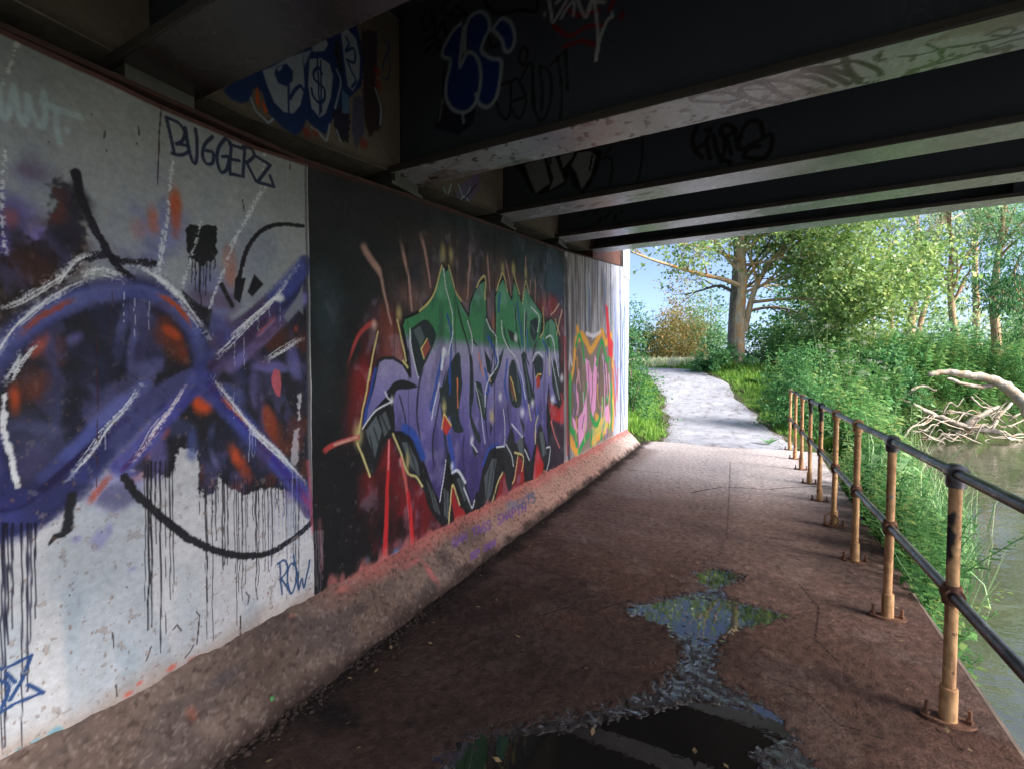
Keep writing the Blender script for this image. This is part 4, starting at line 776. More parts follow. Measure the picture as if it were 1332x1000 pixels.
for pts in [[(470, 590), (490, 660), (540, 680), (550, 490), (500, 490)], [(550, 480), (590, 460), (640, 580), (600, 690), (550, 600), (640, 560)], [(620, 270), (600, 340), (630, 380), (650, 300), (620, 270)], [(610, 460), (670, 370), (690, 640)], [(680, 390), (680, 600), (730, 700), (780, 600), (780, 430), (720, 380)], [(720, 400), (735, 520), (730, 640)], [(780, 380), (870, 290)], [(820, 330), (845, 500), (840, 690)], [(870, 300), (880, 520)]]:
    W.stroke(q4(pts), 3, K, .85, soft=.5)
RD = (140, 30, 34)
for pts in [[(800, 150), (850, 190), (900, 210), (980, 160), (1040, 150), (1080, 150)], [(860, 270), (960, 240), (1040, 260)], [(860, 40), (940, 90), (1060, 60)], [(1150, 0), (1120, 60), (1150, 0)]]: W.stroke(q4(pts), 5.4, RD, .8, soft=.5)
W.blob(q4([(1195, 95)])[0], 5, 6, RD, .8, noise=0)
WT = (196, 202, 212)
for pts in [[(772, 0), (785, 70), (795, 130), (825, 90), (860, 30), (880, 0)], [(815, 20), (840, 0)], [(845, 105), (870, 60), (915, 10), (915, 90)], [(940, 0), (960, 60), (990, 100), (1005, 30)], [(1010, 60), (1020, 0), (1040, 20)], [(1030, 10), (1095, 15)], [(1035, 10), (1050, 120), (1055, 230), (1045, 350)], [(1045, 345), (1070, 220), (1110, 120), (1140, 100)]]: W.stroke(q4(pts), 4.4, WT, .85, soft=.5)
W.blob(q4([(748, 85)])[0], 2.5, 5, WT, .8, noise=0); W.blob(q4([(1137, 80)])[0], 3, 5, WT, .8, noise=0)
for pts in [[(1158, -12), (1152, 15), (1158, 45)], [(1174, -10), (1175, 16)], [(1180, 36), (1186, 18), (1200, 14), (1214, 26)], [(1206, 4), (1200, -8)], [(1246, -5), (1240, 20)]]: W.stroke(pts, 3.6, (84, 92, 104), .7, soft=.6)
W.build('sprayed_web', m_webp, gd)
# third girder: grey block letters and a black tag
W, gd = WEBC[4]
q7 = lambda pts: [(560 + x * .2102, 180 + y * .2102) for x, y in pts]
W.poly(q7([(520, 180), (600, 120), (720, 100), (830, 90), (960, 60), (1060, 80), (1040, 180), (990, 290), (940, 350), (880, 290), (860, 220), (830, 290), (740, 330), (650, 350), (600, 300), (570, 220)]), K, .95, 2)
for pts in [[(580, 165), (700, 120), (740, 280), (650, 345)], [(725, 130), (770, 110), (830, 270), (735, 325), (760, 250)], [(800, 110), (890, 80), (880, 120), (820, 190)], [(870, 170), (910, 90), (990, 80), (1025, 110), (990, 240), (935, 320), (900, 210)]]: W.poly(q7(pts), (150, 156, 166), .95, 1)
for pts in [[(740, 110), (745, 160)], [(1000, 110), (985, 200)]]: W.stroke(q7(pts), 2.5, K, .95)
for pts in [[(1060, 130), (1110, 120), (1125, 200), (1110, 280)], [(1310, 0), (1310, 120), (1280, 290)], [(1120, 50), (1080, 110)]]: W.stroke(q7(pts), 2.6, K, .85)
q6 = lambda pts: [(840 + x * .1952, 60 + y * .1952) for x, y in pts]
for pts in [[(340, 540), (310, 620), (330, 700), (375, 745)], [(330, 690), (400, 640), (430, 560), (400, 560)], [(400, 640), (430, 750)], [(450, 600), (480, 720), (510, 740), (530, 640), (500, 560), (540, 525), (590, 560), (540, 600), (500, 590)], [(540, 620), (570, 720)], [(600, 560), (620, 690), (740, 640), (830, 590), (840, 660), (800, 740), (700, 750), (650, 735), (700, 680), (760, 670)], [(630, 620), (650, 550), (700, 500), (760, 510), (780, 590)], [(500, 770), (545, 765), (560, 790)], [(590, 560), (630, 690)]]: W.stroke(q6(pts), 5.2, K, .95, soft=.3)
W.build('sprayed_web', m_webp, gd)
W, gd = WEBC[5]
for pts in [[(757, 280), (770, 276), (780, 282), (778, 296)], [(786, 288), (796, 276), (804, 292)], [(808, 274), (806, 294)], [(828, 308), (850, 303)], [(836, 306), (842, 298)]]: W.stroke(pts, 2, K, .9)
W.build('sprayed_web', m_webp, gd)
# concrete end diaphragms between the girders, one sprayed with blue and white lettering
def diaphragm(y0, y1, paint=None):
    us = np.linspace(y0, y1, 260 if paint else 60)
    zb = wtop(us) + .155
    cv = Canvas((-2.118, 0, 0), (0, 1, 0), (0, 0, 1), us, zb, 3.72 + (us - 1) * .115, 230 if paint else 60, (104, 96, 90))
    cv.C += (fbm(cv.U, cv.V, 3, 4, int(y0 * 10))[..., None] - .5) * 40
    cv.mix(ALL, (1 - sstep(0, .05, cv.V - zb[None, :])) * .5, (60, 54, 52))
    if paint: paint(cv)
    mb = MB(); ysd = [y0, (y0 + y1) / 2, y1]
    dp = profile_prism('end_diaphragm', ysd, lambda y: wtop(y) + .154, lambda y: 3.73 + (y - 1) * .115, -2.40, -2.122, m_conc, abut)
    cv.build('diaphragm_face', m_wall, dp)
def p5(pts): return [(290 + x * .1802, 40 + y * .1802) for x, y in pts]
def paint_dollar(cv):
    W = cv; NB = (18, 42, 92); PW = (150, 162, 182)
    W.poly(p5([(0, 430), (60, 500), (130, 525), (190, 510), (220, 420), (280, 440), (330, 600), (430, 700), (520, 760), (580, 720), (600, 640), (650, 690), (740, 755), (790, 640), (840, 560), (920, 480), (1000, 400), (1020, 200), (960, -60), (700, -60), (300, 200), (60, 380)]), NB, .97, 1.5)
    W.poly(p5([(285, 290), (360, 260), (480, 190), (575, 160), (590, 400), (560, 540), (510, 600), (440, 590), (370, 520), (320, 400)]), PW, .97, 1)
    W.poly(p5([(390, 260), (460, 240), (505, 290), (505, 360), (460, 405), (400, 380), (370, 310)]), NB, .97, 1); W.poly(p5([(390, 270), (430, 250), (425, 275), (400, 300)]), PW, .97, 1)
    W.stroke(p5([(475, 390), (475, 600)]), 3, NB, .97); W.stroke(p5([(485, 490), (520, 430), (560, 400), (580, 430)]), 4, NB, .97)
    W.poly(p5([(575, 160), (640, 140), (610, 210), (590, 260)]), PW, .9, 1)
    W.poly(p5([(625, 205), (710, 200), (770, 240), (795, 330), (780, 480), (740, 600), (700, 630), (640, 560), (615, 400)]), PW, .97, 1)
    W.stroke(p5([(715, 310), (690, 270), (655, 300), (660, 350), (700, 390), (735, 430), (730, 500), (690, 520), (650, 470), (640, 420)]), 3.6, NB, .97)
    W.stroke(p5([(682, 205), (700, 610)]), 2.6, NB, .97); W.stroke(p5([(705, 220), (713, 590)]), 2.6, NB, .97)
    W.poly(p5([(640, 120), (740, 60), (760, 100), (730, 150), (650, 155)]), PW, .95, 1)
    W.poly(p5([(850, 0), (900, -10), (960, 60), (990, 200), (985, 340), (940, 440), (900, 400), (880, 250)]), PW, .95, 1)
    W.stroke(p5([(890, 50), (910, 100), (885, 150), (945, 130), (950, 230), (890, 210)]), 3, NB, .97); W.stroke(p5([(905, 230), (930, 300), (960, 360), (930, 410)]), 3, NB, .97)
    W.poly(p5([(820, 60), (850, 120), (870, 330), (830, 260), (800, 150)]), (24, 20, 26), .95, 1)
    W.poly(p5([(1000, 0), (1110, 0), (1110, 380), (1140, 690), (1060, 770), (1020, 660)]), (34, 24, 30), .92, 2.5, rough=4)
    W.poly(p5([(940, 480), (1010, 480), (1020, 740), (960, 860), (930, 720)]), (66, 70, 100), .9, 2)
    W.poly(p5([(790, 580), (860, 540), (920, 600), (910, 800), (850, 800), (800, 680)]), (22, 22, 40), .95, 1.5, rough=4)
    W.poly(p5([(860, 420), (910, 480), (915, 600), (860, 600)]), (78, 118, 160), .95, 1)
    for pts in [[(200, 490), (240, 580), (300, 640), (330, 665), (360, 640)], [(680, 720), (720, 770), (750, 790), (770, 680)], [(820, 720), (850, 800)], [(1100, 420), (1140, 560), (1135, 680)], [(820, 280), (850, 380), (810, 560)], [(640, 700), (680, 730)]]: W.stroke(p5(pts), 3, (140, 156, 176), .95)
    W.poly(p5([(240, 400), (255, 420), (265, 560), (235, 520)]), (176, 74, 34), .97, 1); W.poly(p5([(285, 490), (325, 590), (300, 600), (285, 540)]), (176, 74, 34), .97, 1)
    for p in [(600, 730), (670, 745), (1130, 390), (1110, 300), (1010, 820)]: W.blob(p5([p])[0], 6, 7, (130, 50, 44), .8, noise=.8, seed=p[0])
    for pts in [[(1110, 0), (1110, 260)], [(1150, 40), (1210, 150)], [(1150, 280), (1180, 170), (1205, 260), (1190, 350), (1150, 340)], [(1200, 60), (1190, 200)]]: W.stroke(p5(pts), 2.6, (50, 58, 90), .9)
def paint_small(cv):
    W = cv
    W.poly([(590, 258), (600, 240), (622, 226), (624, 244), (614, 260), (604, 262)], (100, 92, 128), .95, 1)
    for pts in [[(577, 245), (582, 254), (587, 240)], [(596, 240), (604, 258), (612, 244)], [(598, 262), (604, 256), (610, 262)]]: W.stroke(pts, 2, (150, 190, 190), .9)
    W.stroke([(590, 250), (600, 262), (620, 240)], 2, (40, 30, 50), .9)
YC = [b[0] - FWD / 2 for b in BEAMS]
diaphragm(YC[2] + .012, YC[3] - .014, paint_dollar); diaphragm(YC[3] + .012, YC[4] - .014, paint_small)
for k in (1, 4, 5): diaphragm(YC[k] + .012, YC[k + 1] - .014)
# deck slab and outer parapet
mb = MB(); sl = .115
y0, y1 = -1.1, 7.36  # deck stops just behind the camera, cut short to let daylight in
za = BEAMS[3][1] + 1.15 + (y0 - YC[3]) * sl; zc = BEAMS[3][1] + 1.15 + (y1 - YC[3]) * sl
mb.add([(-2.9, y0, za), (XE, y0, za), (XE, y1, zc), (-2.9, y1, zc), (-2.9, y0, za + .3), (XE, y0, za + .3), (XE, y1, zc + .3), (-2.9, y1, zc + .3)], [[0, 3, 2, 1], [4, 5, 6, 7], [0, 1, 5, 4], [1, 2, 6, 5], [2, 3, 7, 6], [3, 0, 4, 7]])
mb.build('deck_slab', m_dark, bridge)
mb = MB(); mb.bevbox((-3.2, 7.12, zc + .305), (XE, 7.35, zc + 1.2), .02); mb.build('parapet', m_conc, bridge)

# ================================================================== FLOOR UNDER THE BRIDGE
EDGE = lambda y: 1.0 + .037 * (np.clip(y, -3, 10) - 2.4)
fvs = cols_graded(-3.0, 9.75, lambda y: .0085 if y < 3.8 and y > 1.2 else (.05 if y <= 1.2 else .0085 + .005 * (y - 3.8)))
fus = np.linspace(-1.80, 1.0, 320)
fl = Canvas((0, 0, 0), (1, 0, 0), (0, 1, 0), fus, 0, 1, len(fvs), (98, 73, 63))
fl.V = np.broadcast_to(fvs[:, None], fl.V.shape).copy()
fl.C += (fbm(fl.U, fl.V, 1.3, 5, 3)[..., None] - .5) * 46
fl.mix(ALL, sstep(.48, .7, fbm(fl.U * .8, fl.V * 1.6, 2.6, 5, 7)) * .45, (62, 50, 46))
fl.mix(ALL, sstep(.56, .7, fbm(fl.U, fl.V, 5, 4, 17)) * .3, (140, 122, 114))
fl.mix(ALL, sstep(2.4, 4.8, fl.V) * .6, (150, 126, 119)); fl.mix(ALL, sstep(4.8, 7.2, fl.V) * .9, (214, 204, 202))  # floor lightened toward the mouth, incoming daylight painted into the colour
for pts, a_ in [([(838, 585), (800, 610), (760, 640)], .5)]: fl.stroke(pts, 34, (96, 76, 68), a_, soft=.9)
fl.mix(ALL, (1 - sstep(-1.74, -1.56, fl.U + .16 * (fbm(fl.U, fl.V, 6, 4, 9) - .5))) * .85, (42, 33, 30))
fl.stroke([(950, 600), (948, 650), (945, 700)], 1.6, (70, 60, 56), .45, soft=.8, rough=.6, speck=.4)
for q in ([(700, 800), (740, 790), (770, 796), (820, 780)], [(1040, 760), (1065, 790), (1060, 830), (1090, 860)], [(900, 640), (940, 632), (1000, 636), (1060, 630)], [(620, 870), (650, 850), (700, 846), (730, 830)], [(1000, 880), (1050, 900), (1090, 940), (1150, 960)]): fl.stroke(q, 1.8, (30, 24, 23), .8, soft=.6, rough=.7, smooth=False)
fl.blob((1085, 655), 26, 10, (176, 160, 152), .35); fl.blob((770, 760), 40, 10, (58, 46, 42), .4); fl.blob((1010, 700), 30, 8, (70, 58, 53), .5)
fl.blob((800, 640), 60, 12, (150, 140, 142), .4); fl.blob((760, 700), 70, 14, (140, 124, 120), .3)
fl.mix(ALL, (1 - sstep(1.2, 2.9, fl.V + fl.U * .55 + .8 * (fbm(fl.U, fl.V, 1.5, 4, 44) - .5))) * .6, (46, 38, 35)); fl.blob((440, 935), 70, 20, (34, 29, 28), .75); fl.blob((1100, 880), 40, 20, (58, 47, 43), .5); fl.blob((700, 830), 100, 26, (70, 60, 56), .4)  # near and left floor darkened, shade painted into the colour
wet = Canvas((0, 0, 0), (1, 0, 0), (0, 1, 0), fus, 0, 1, len(fvs), (0, 0, 0)); wet.V = fl.V; wet.U = fl.U
WETP = [(812, 790), (840, 781), (880, 774), (905, 768), (922, 765), (912, 757), (902, 745), (915, 739), (945, 740), (968, 748), (957, 758), (936, 765), (942, 772), (965, 782), (1000, 791), (1024, 800), (1000, 807), (965, 813), (942, 821), (930, 835), (936, 850), (928, 870), (945, 890), (980, 905), (1010, 930), (1035, 960), (1060, 995), (1110, 1080), (640, 1120), (600, 1050), (570, 985), (600, 962), (640, 948), (690, 940), (760, 926), (820, 910), (850, 897), (868, 880), (880, 860), (885, 840), (870, 815), (848, 805), (822, 799)]
wet.poly(WETP, (1, 1, 1), 1, 6, rough=16, seed=4)
wet.blob((755, 632), 16, 2.5, (1, 1, 1), .8); wet.blob((835, 612), 30, 3, (1, 1, 1), .3); wet.blob((450, 935), 50, 12, (1, 1, 1), .35)
wv = wet.C[..., 0]
fl.mix(ALL, wv * .75, (30, 26, 26))
pool = Canvas((0, 0, 0), (1, 0, 0), (0, 1, 0), fus, 0, 1, len(fvs), (0, 0, 0)); pool.V = fl.V; pool.U = fl.U
POOLS = [[(830, 791), (865, 782), (900, 778), (930, 781), (960, 789), (990, 799), (955, 808), (920, 816), (885, 812), (850, 803)], [(640, 970), (720, 955), (800, 938), (860, 923), (905, 912), (948, 916), (975, 936), (995, 962), (968, 974), (985, 1000), (1010, 1080), (640, 1120), (615, 1040), (605, 990)], [(908, 749), (930, 741), (952, 743), (964, 750), (940, 758), (918, 757)]]
for q in POOLS: pool.poly(q, (1, 1, 1), 1, 9, rough=14, seed=6)
pm = pool.C[..., 0]
fl.h = pm * -.018 + wv * (fbm(fl.U * .8, fl.V, 24, 3, 77) - .5) * .015 + (fbm(fl.U, fl.V, 2.2, 5, 5) - .5) * .02 + (fbm(fl.U, fl.V, 26, 3, 15) - .5) * .006 - wv * .006
t = NT('muddy_concrete'); v = t.coord(); a = t.attr('paint'); wa = t.attr('wet')
n1 = t.noise(v, 20, 8, .68); n2 = t.noise(v, 75, 5, .7); n3 = t.noise(v, 5, 5, .6)
c1 = t.mix(.7, a.outputs['Color'], t.ramp(n1, [(.32, g(.38)), (.68, g(1.3))]), 'MULTIPLY'); c1 = t.mix(.45, c1, t.ramp(n2, [(.3, g(.4)), (.7, g(1.3))]), 'MULTIPLY')
flk = t.ramp(t.noise(t.coord(scale=(.45, 1, 1)), 34, 3, .6), [(.63, g(0)), (.69, g(1))]); c1 = t.mix(t.math('MULTIPLY', flk, .6), c1, (.016, .011, .009, 1))
film = t.ramp(t.noise(t.coord(scale=(1, .6, 1)), 42, 4, .62, .8), [(.44, g(0)), (.54, g(1))])
wm = t.ramp(t.math('ADD', wa.outputs['Fac'], t.math('MULTIPLY', t.math('SUBTRACT', n1, .5), .9)), [(.42, g(0)), (.62, g(1))])
rg = t.mix(wm, g(.88), t.mix(film, g(.5), g(.07)))
bh = t.math('ADD', t.math('MULTIPLY', n1, .8), t.math('MULTIPLY', n2, .35))
t.set(**{'Base Color': c1, 'Roughness': rg, 'IOR': 2.1, 'Specular IOR Level': t.mix(wm, g(.05), t.mix(film, g(.12), g(.8))), 'Normal': t.bump(bh, .9, .022)})
bp_ = [n_ for n_ in t.n if n_.type == 'BUMP'][0]; t.l(t.math('SUBTRACT', .9, t.math('MULTIPLY', wm, t.math('MULTIPLY', film, .72))), bp_.inputs['Strength'])
m_floor = t.m
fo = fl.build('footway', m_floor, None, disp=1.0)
at_ = fo.data.attributes.new('wet', 'FLOAT', 'POINT'); at_.data.foreach_set('value', wv.astype(np.float32).ravel())
co = np.empty(len(fo.data.vertices) * 3, np.float32); fo.data.vertices.foreach_get('co', co); co = co.reshape(-1, 3)
co[:, 0] += (EDGE(co[:, 1]) - 1.0) * sstep(.5, 1.0, co[:, 0]); fo.data.vertices.foreach_set('co', co.ravel()); fo.data.update()
tag(fo, kind='structure')
# slab edge and river wall below it
v = []; f = []
ysd = list(np.linspace(-3, 9.75, 26))
for y in ysd: v += [(EDGE(y) + .004, y, -.003), (EDGE(y) + .03, y, -.02), (EDGE(y) + .03, y, -.22), (EDGE(y) - .05, y, -.24), (EDGE(y) - .05, y, -1.6)]
for i in range(len(ysd) - 1):
    for k in range(4): a0 = i * 5 + k; f.append([a0, a0 + 1, a0 + 6, a0 + 5])
o = mesh_np('river_wall', v, f, mat_plain('damp_slab_edge', (66, 56, 48), (104, 88, 76), 6, .85, .5)); tag(o, kind='structure')
# standing water
t = NT('puddle_water'); v_ = t.coord(); rp = t.noise(v_, 14, 3)
t.set(**{'Base Color': (.012, .011, .010, 1), 'Roughness': .015, 'IOR': 1.95, 'Normal': t.bump(rp, .02, .01)})
m_pud = t.m
PW = np.array([on_z(x, y, 0)[:2] for x, y in WETP]); e_ = np.roll(PW, -1, 0) - np.roll(PW, 1, 0); PW = PW + np.stack([-e_[:, 1], e_[:, 0]], 1) / (np.linalg.norm(e_, axis=1)[:, None] + 1e-9) * .05 * np.sign(1.0)
o = mesh_np('puddle', [(x, y, -.0075) for x, y in PW], [list(range(len(PW)))], m_pud); bm = bmesh.new(); bm.from_mesh(o.data); bmesh.ops.triangulate(bm, faces=bm.faces[:], ngon_method='EAR_CLIP')
for f_ in bm.faces:
    f_.normal_update()
    if f_.normal.z < 0: f_.normal_flip()
bm.to_mesh(o.data); bm.free(); tag(o, kind='structure')
# dark crumbs of earth along the foot of the kerb
r = np.random.RandomState(4); N = 2600
yy = r.uniform(.8, 9.2, N); xx = -1.755 + np.abs(r.normal(0, .055, N)) - .02; ss = r.uniform(.004, .013, N) * (.6 + .5 * (fbm(yy, yy * 0, 2.5, 3, 3) > .45))
base = np.array([(0, 0, .8), (1, 0, 0), (0, 1, 0), (-1, 0, 0), (0, -1, 0)]); tri = np.array([(0, 1, 2), (0, 2, 3), (0, 3, 4), (0, 4, 1)])
vv = base[None] * ss[:, None, None] * r.uniform(.6, 1.4, (N, 1, 3)) + np.stack([xx, yy, np.full(N, .002)], 1)[:, None]
ff = (tri[None] + (np.arange(N) * 5)[:, None, None]).reshape(-1, 3)
o = mesh_np('earth_litter', vv.reshape(-1, 3), ff, mat_plain('dark_earth', (40, 31, 27), (66, 52, 45), 20, .95, .4)); tag(o, 'dark crumbled earth gathered along the foot of the sloping kerb', 'earth', kind='stuff')

# fallen leaves and grit scattered over the slab
r = np.random.RandomState(14); N = 900
ly = r.uniform(1.0, 9.6, N); N = len(ly); lx = r.uniform(-1.7, .95, N); k_ = (r.rand(N) < .12 + .75 * ((lx < -1.45) | (lx > .68))) ; lx, ly = lx[k_], ly[k_]; N = len(lx); an = r.uniform(0, 6.28, N); ls = r.uniform(.006, .022, N)
q4_ = np.stack([np.stack([np.cos(an) * a - np.sin(an) * b, np.sin(an) * a + np.cos(an) * b, np.full(N, c_)], 1) for a, b, c_ in ((-1, 0, .1), (0, -.5, .25), (1, 0, .5), (0, .5, .25))], 1)
vv = q4_ * ls[:, None, None] + np.stack([lx, ly, np.full(N, .009)], 1)[:, None]
o = mesh_np('leaf_litter', vv.reshape(-1, 3), (np.arange(N) * 4)[:, None] + np.array([[0, 1, 2, 3]]), mat_plain('dead_leaf', (70, 54, 38), (150, 126, 92), 30, .8, .2)); tag(o, 'small dead leaves and grit scattered over the slab', 'leaf litter', kind='stuff')

# ================================================================== HANDRAIL
def mat_post():
    t = NT('rusty_paint_post'); v = t.coord(); n = t.noise(v, 5, 6, .7); k = t.noise(v, 22, 5, .65); z = t.node('ShaderNodeSeparateXYZ'); t.l(v, z.inputs[0])
    c_ = t.ramp(n, [(.28, lin4((136, 92, 64))), (.44, lin4((184, 140, 96))), (.62, lin4((198, 158, 112))), (.8, lin4((142, 92, 62)))])
    c_ = t.mix(.5, c_, t.ramp(k, [(.35, g(.45)), (.6, g(1.15))]), 'MULTIPLY')
    rs_ = t.ramp(t.noise(t.coord(scale=(1, 1, .12)), 26, 4, .6), [(.5, g(0)), (.62, g(1))]); c_ = t.mix(t.math('MULTIPLY', rs_, .55), c_, lin4((96, 52, 34)))
    fl_ = t.ramp(t.vor(t.coord(), 17), [(.16, g(1)), (.2, g(0))]); c_ = t.mix(t.math('MULTIPLY', fl_, .7), c_, lin4((74, 40, 30)))
    s_ = t.noise(t.coord(scale=(.6, .6, .5)), 4.2, 4, .6)
    bl = t.ramp(t.math('ADD', s_, t.math('MULTIPLY', z.outputs['Z'], .30)), [(.86, g(0)), (.89, g(1))])
    c_ = t.mix(bl, c_, (.022, .02, .02, 1))
    tl = t.ramp(t.noise(v, 9, 3, .5), [(.66, g(0)), (.69, g(1))]); tl = t.math('MULTIPLY', tl, t.ramp(z.outputs['Z'], [(.5, g(0)), (.62, g(1))])); c_ = t.mix(t.math('MULTIPLY', tl, .8), c_, (.06, .19, .24, 1))
    t.set(**{'Base Color': c_, 'Roughness': t.ramp(k, [(.3, g(.85)), (.7, g(.55))]), 'Normal': t.bump(t.math('ADD', k, n), .5, .004)}); return t.m
def mat_rail():
    t = NT('worn_dark_rail'); v = t.coord(scale=(1, .35, 1)); n = t.noise(v, 14, 6, .7); b_ = t.noise(t.coord(scale=(.1, 1, .1)), 9, 4, .7)
    c_ = t.ramp(n, [(.34, lin4((46, 40, 40))), (.55, lin4((92, 90, 94))), (.72, lin4((150, 148, 150)))])
    c_ = t.mix(.6, c_, t.ramp(b_, [(.4, g(.35)), (.6, g(1.3))]), 'MULTIPLY')
    t.set(**{'Base Color': c_, 'Metallic': .35, 'Roughness': t.ramp(n, [(.3, g(.42)), (.7, g(.22))]), 'Normal': t.bump(n, .2, .003)}); return t.m
m_post, m_rail = mat_post(), mat_rail()
m_rust = mat_plain('rust_base', (84, 56, 44), (132, 94, 70), 22, .9, .6)
rail = thing('handrail', 'rusty tubular steel handrail with dark worn rails beside the river', 'railing', (.83, 5.2, 0))
PX = lambda y: .818 + .0036 * (y - 2.5)
RZ, MZ = 1.065, .545
POSTS = [.70, 1.61, 2.525, 3.43, 4.33, 5.23, 6.14, 7.03, 7.96, 8.87, 9.80]
R0 = .0222
def ring(mbx, c_, axis, r, w_, seg=14):
    axis = np.array(axis, float); mbx.tube([c_ - axis * w_, c_ - axis * w_ * .55, c_ + axis * w_ * .55, c_ + axis * w_], [r * .93, r, r, r * .93], seg)
proto_y = POSTS[0]
for y in POSTS:
    x = PX(y); mb = MB()
    zt = RZ - .01 + .004 * y
    jx, jy = R_.uniform(-.006, .006), R_.uniform(-.008, .008)
    mb.tube([(x + jx, y + jy, .0), (x + jx * .6, y + jy * .6, .3), (x, y, .6), (x, y, zt)], [R0, R0 * 1.01, R0 * .99, R0], 16, cap=False)
    po = auto_smooth(mb.build('post', m_post, rail))
    mb = MB(); mb.tube([(x, y, .012), (x, y, .15), (x, y, .153)], [.031, .030, .026], 16); auto_smooth(mb.build('socket', m_post, po))
    mb = MB(); n = 20
    ring_ = [(x + .094 * math.cos(q) * (.72 + .28 * abs(math.cos(q))), y + .046 * math.sin(q)) for q in np.linspace(0, 2 * math.pi, n, endpoint=False)]
    mb.add([(a, b, 0.0) for a, b in ring_] + [(a, b, .013) for a, b in ring_], [list(range(n, 2 * n))] + [[i, (i + 1) % n, n + (i + 1) % n, n + i] for i in range(n)]); mb.build('base_plate', m_rust, po)
    for sx in (-.07, .07):
        mb = MB(); mb.tube([(x + sx, y, .012), (x + sx, y, .068)], .0075, 8); mb.tube([(x + sx, y, .014), (x + sx, y, .030)], .014, 6); mb.build('bolt', m_rust, po)
    mb = MB(); c_ = np.array([x, y, MZ + .0035 * y]); ring(mb, c_, (0, 1, 0), .038, .030); ring(mb, c_, (0, 0, 1), .034, .042); auto_smooth(mb.build('mid_clamp', m_rust, po))
    mb = MB(); c_ = np.array([x, y, zt + .012]); ring(mb, c_, (0, 1, 0), .037, .034); ring(mb, c_ - np.array([0, 0, .03]), (0, 0, 1), .033, .034); auto_smooth(mb.build('top_clamp', m_post if y > 4 else m_rail, po))
for nm, z0, sl_ in (('top_rail', RZ, .004), ('mid_rail', MZ, .0035)):
    mb = MB(); ys_ = np.linspace(-1.2, 9.80, 24)
    mb.tube([(PX(y), y, z0 + sl_ * y + .0012 * math.sin(y * 2.1)) for y in ys_], R0, 18); auto_smooth(mb.build(nm, m_rail, rail))
mb = MB(); x, y = PX(5.23) - .03, 5.20
mb.tube([(x + .055 * math.cos(q), y - .02 + .018 * math.sin(q), .07 + .055 * math.sin(q)) for q in np.linspace(0, 2 * math.pi, 20)], .007, 8, cap=False); o = mb.build('steel_ring', m_rust); tag(o, 'small rusty steel ring leaning against the foot of a handrail post', 'ring')

# ================================================================== OUTSIDE: TERRAIN, PATH, RIVER
PY = [-40, 9.6, 10.5, 12, 13.6, 15, 16.4, 17.3, 18.1, 19.5, 21, 24, 30, 45, 90]
PZ = [-.05, -.02, .0, .05, .20, .42, .72, 1.0, 1.24, 1.44, 1.52, 1.58, 1.62, 1.7, 2.0]
PC = [-.3, -.3, -.25, -.45, -.73, -1.0, -1.32, -1.62, -2.0, -2.6, -3.5, -5.6, -11, -26, -60]
BY = [-60, 3.5, 5.5, 7.0, 8.8, 12, 16, 18.5, 19.3, 20.1, 22, 26, 40, 90]
BX = [1.0, 1.08, 1.6, 2.2, 2.75, 3.2, 4.0, 4.9, 6.2, 7.4, 10, 15, 33, 95]
def ground_z(x, y):
    x = np.asarray(x, float); y = np.asarray(y, float)
    pz = np.interp(y, PY, PZ); pc = np.interp(y, PY, PC); bx = np.interp(y, BY, BX); d = x - pc
    zl = pz + .42 * np.clip(-d - 1.45, 0, 3.2) + .12 * np.clip(-d - 4.6, 0, 20)
    e = bx - x
    zr = -.95 + (pz + .95) * np.clip(1 - np.exp(-e / 1.5), 0, 1) * 1.0
    zr = np.where(e < 0, -.95 - .5 * np.clip(-e, 0, 1.5), zr)
    k = sstep(1.3, 2.4, d); z = np.where(d < 0, zl, pz * (1 - k) + np.minimum(zr, pz + .2) * k)
    z = np.where(e < 0, np.minimum(z, zr), z)
    z = z + (fbm(x, y, .8, 4, 5) - .5) * .22 * sstep(1.3, 2.2, np.abs(d))
    far = sstep(16.5, 21, x - np.clip(y - 18, 0, 100) * 1.2) * (y < 60); z = z + far * 2.2
    ub = (y < 9.6)
    z = np.where(ub & (x > -2.5) & (x < 1.02), np.minimum(z, -.35), z)
    z = np.where(ub & (x <= -2.5), 2.45 + .05 * np.clip(y, 0, 9), z)
    hb = sstep(9.6, 9.2, y) * (x <= -2.5)
    return z
def grid_mesh(name, xs, ys, zf, mat):
    X, Y = np.meshgrid(xs, ys); Z = zf(X, Y); nv, nu = X.shape
    idx = np.arange(nv * nu).reshape(nv, nu)
    F = np.stack([idx[:-1, :-1], idx[:-1, 1:], idx[1:, 1:], idx[1:, :-1]], -1).reshape(-1, 4)
    return mesh_np(name, np.stack([X, Y, Z], -1).reshape(-1, 3), F, mat, smooth=True)
gx = np.unique(np.concatenate([np.linspace(-300, -30, 14), np.linspace(-30, -8, 23), np.linspace(-8, 12, 81), np.linspace(12, 40, 29), np.linspace(40, 300, 14)]))
gy = np.unique(np.concatenate([np.linspace(-200, -10, 12), np.linspace(-10, 8, 19), np.linspace(8, 30, 89), np.linspace(30, 90, 40), np.linspace(90, 500, 12)]))
t = NT('grassy_soil'); v = t.coord(); n = t.noise(v, 1.6, 6, .65); k = t.noise(v, 24, 4)
c_ = t.ramp(n, [(.32, lin4((52, 46, 34))), (.5, lin4((60, 76, 38))), (.7, lin4((84, 108, 50)))]); c_ = t.mix(.5, c_, t.ramp(k, [(.3, g(.4)), (.7, g(1.3))]), 'MULTIPLY')
t.set(**{'Base Color': c_, 'Roughness': .95, 'Specular IOR Level': .15, 'Normal': t.bump(k, .6, .04)})
tag(grid_mesh('ground', gx, gy, ground_z, t.m), kind='structure')
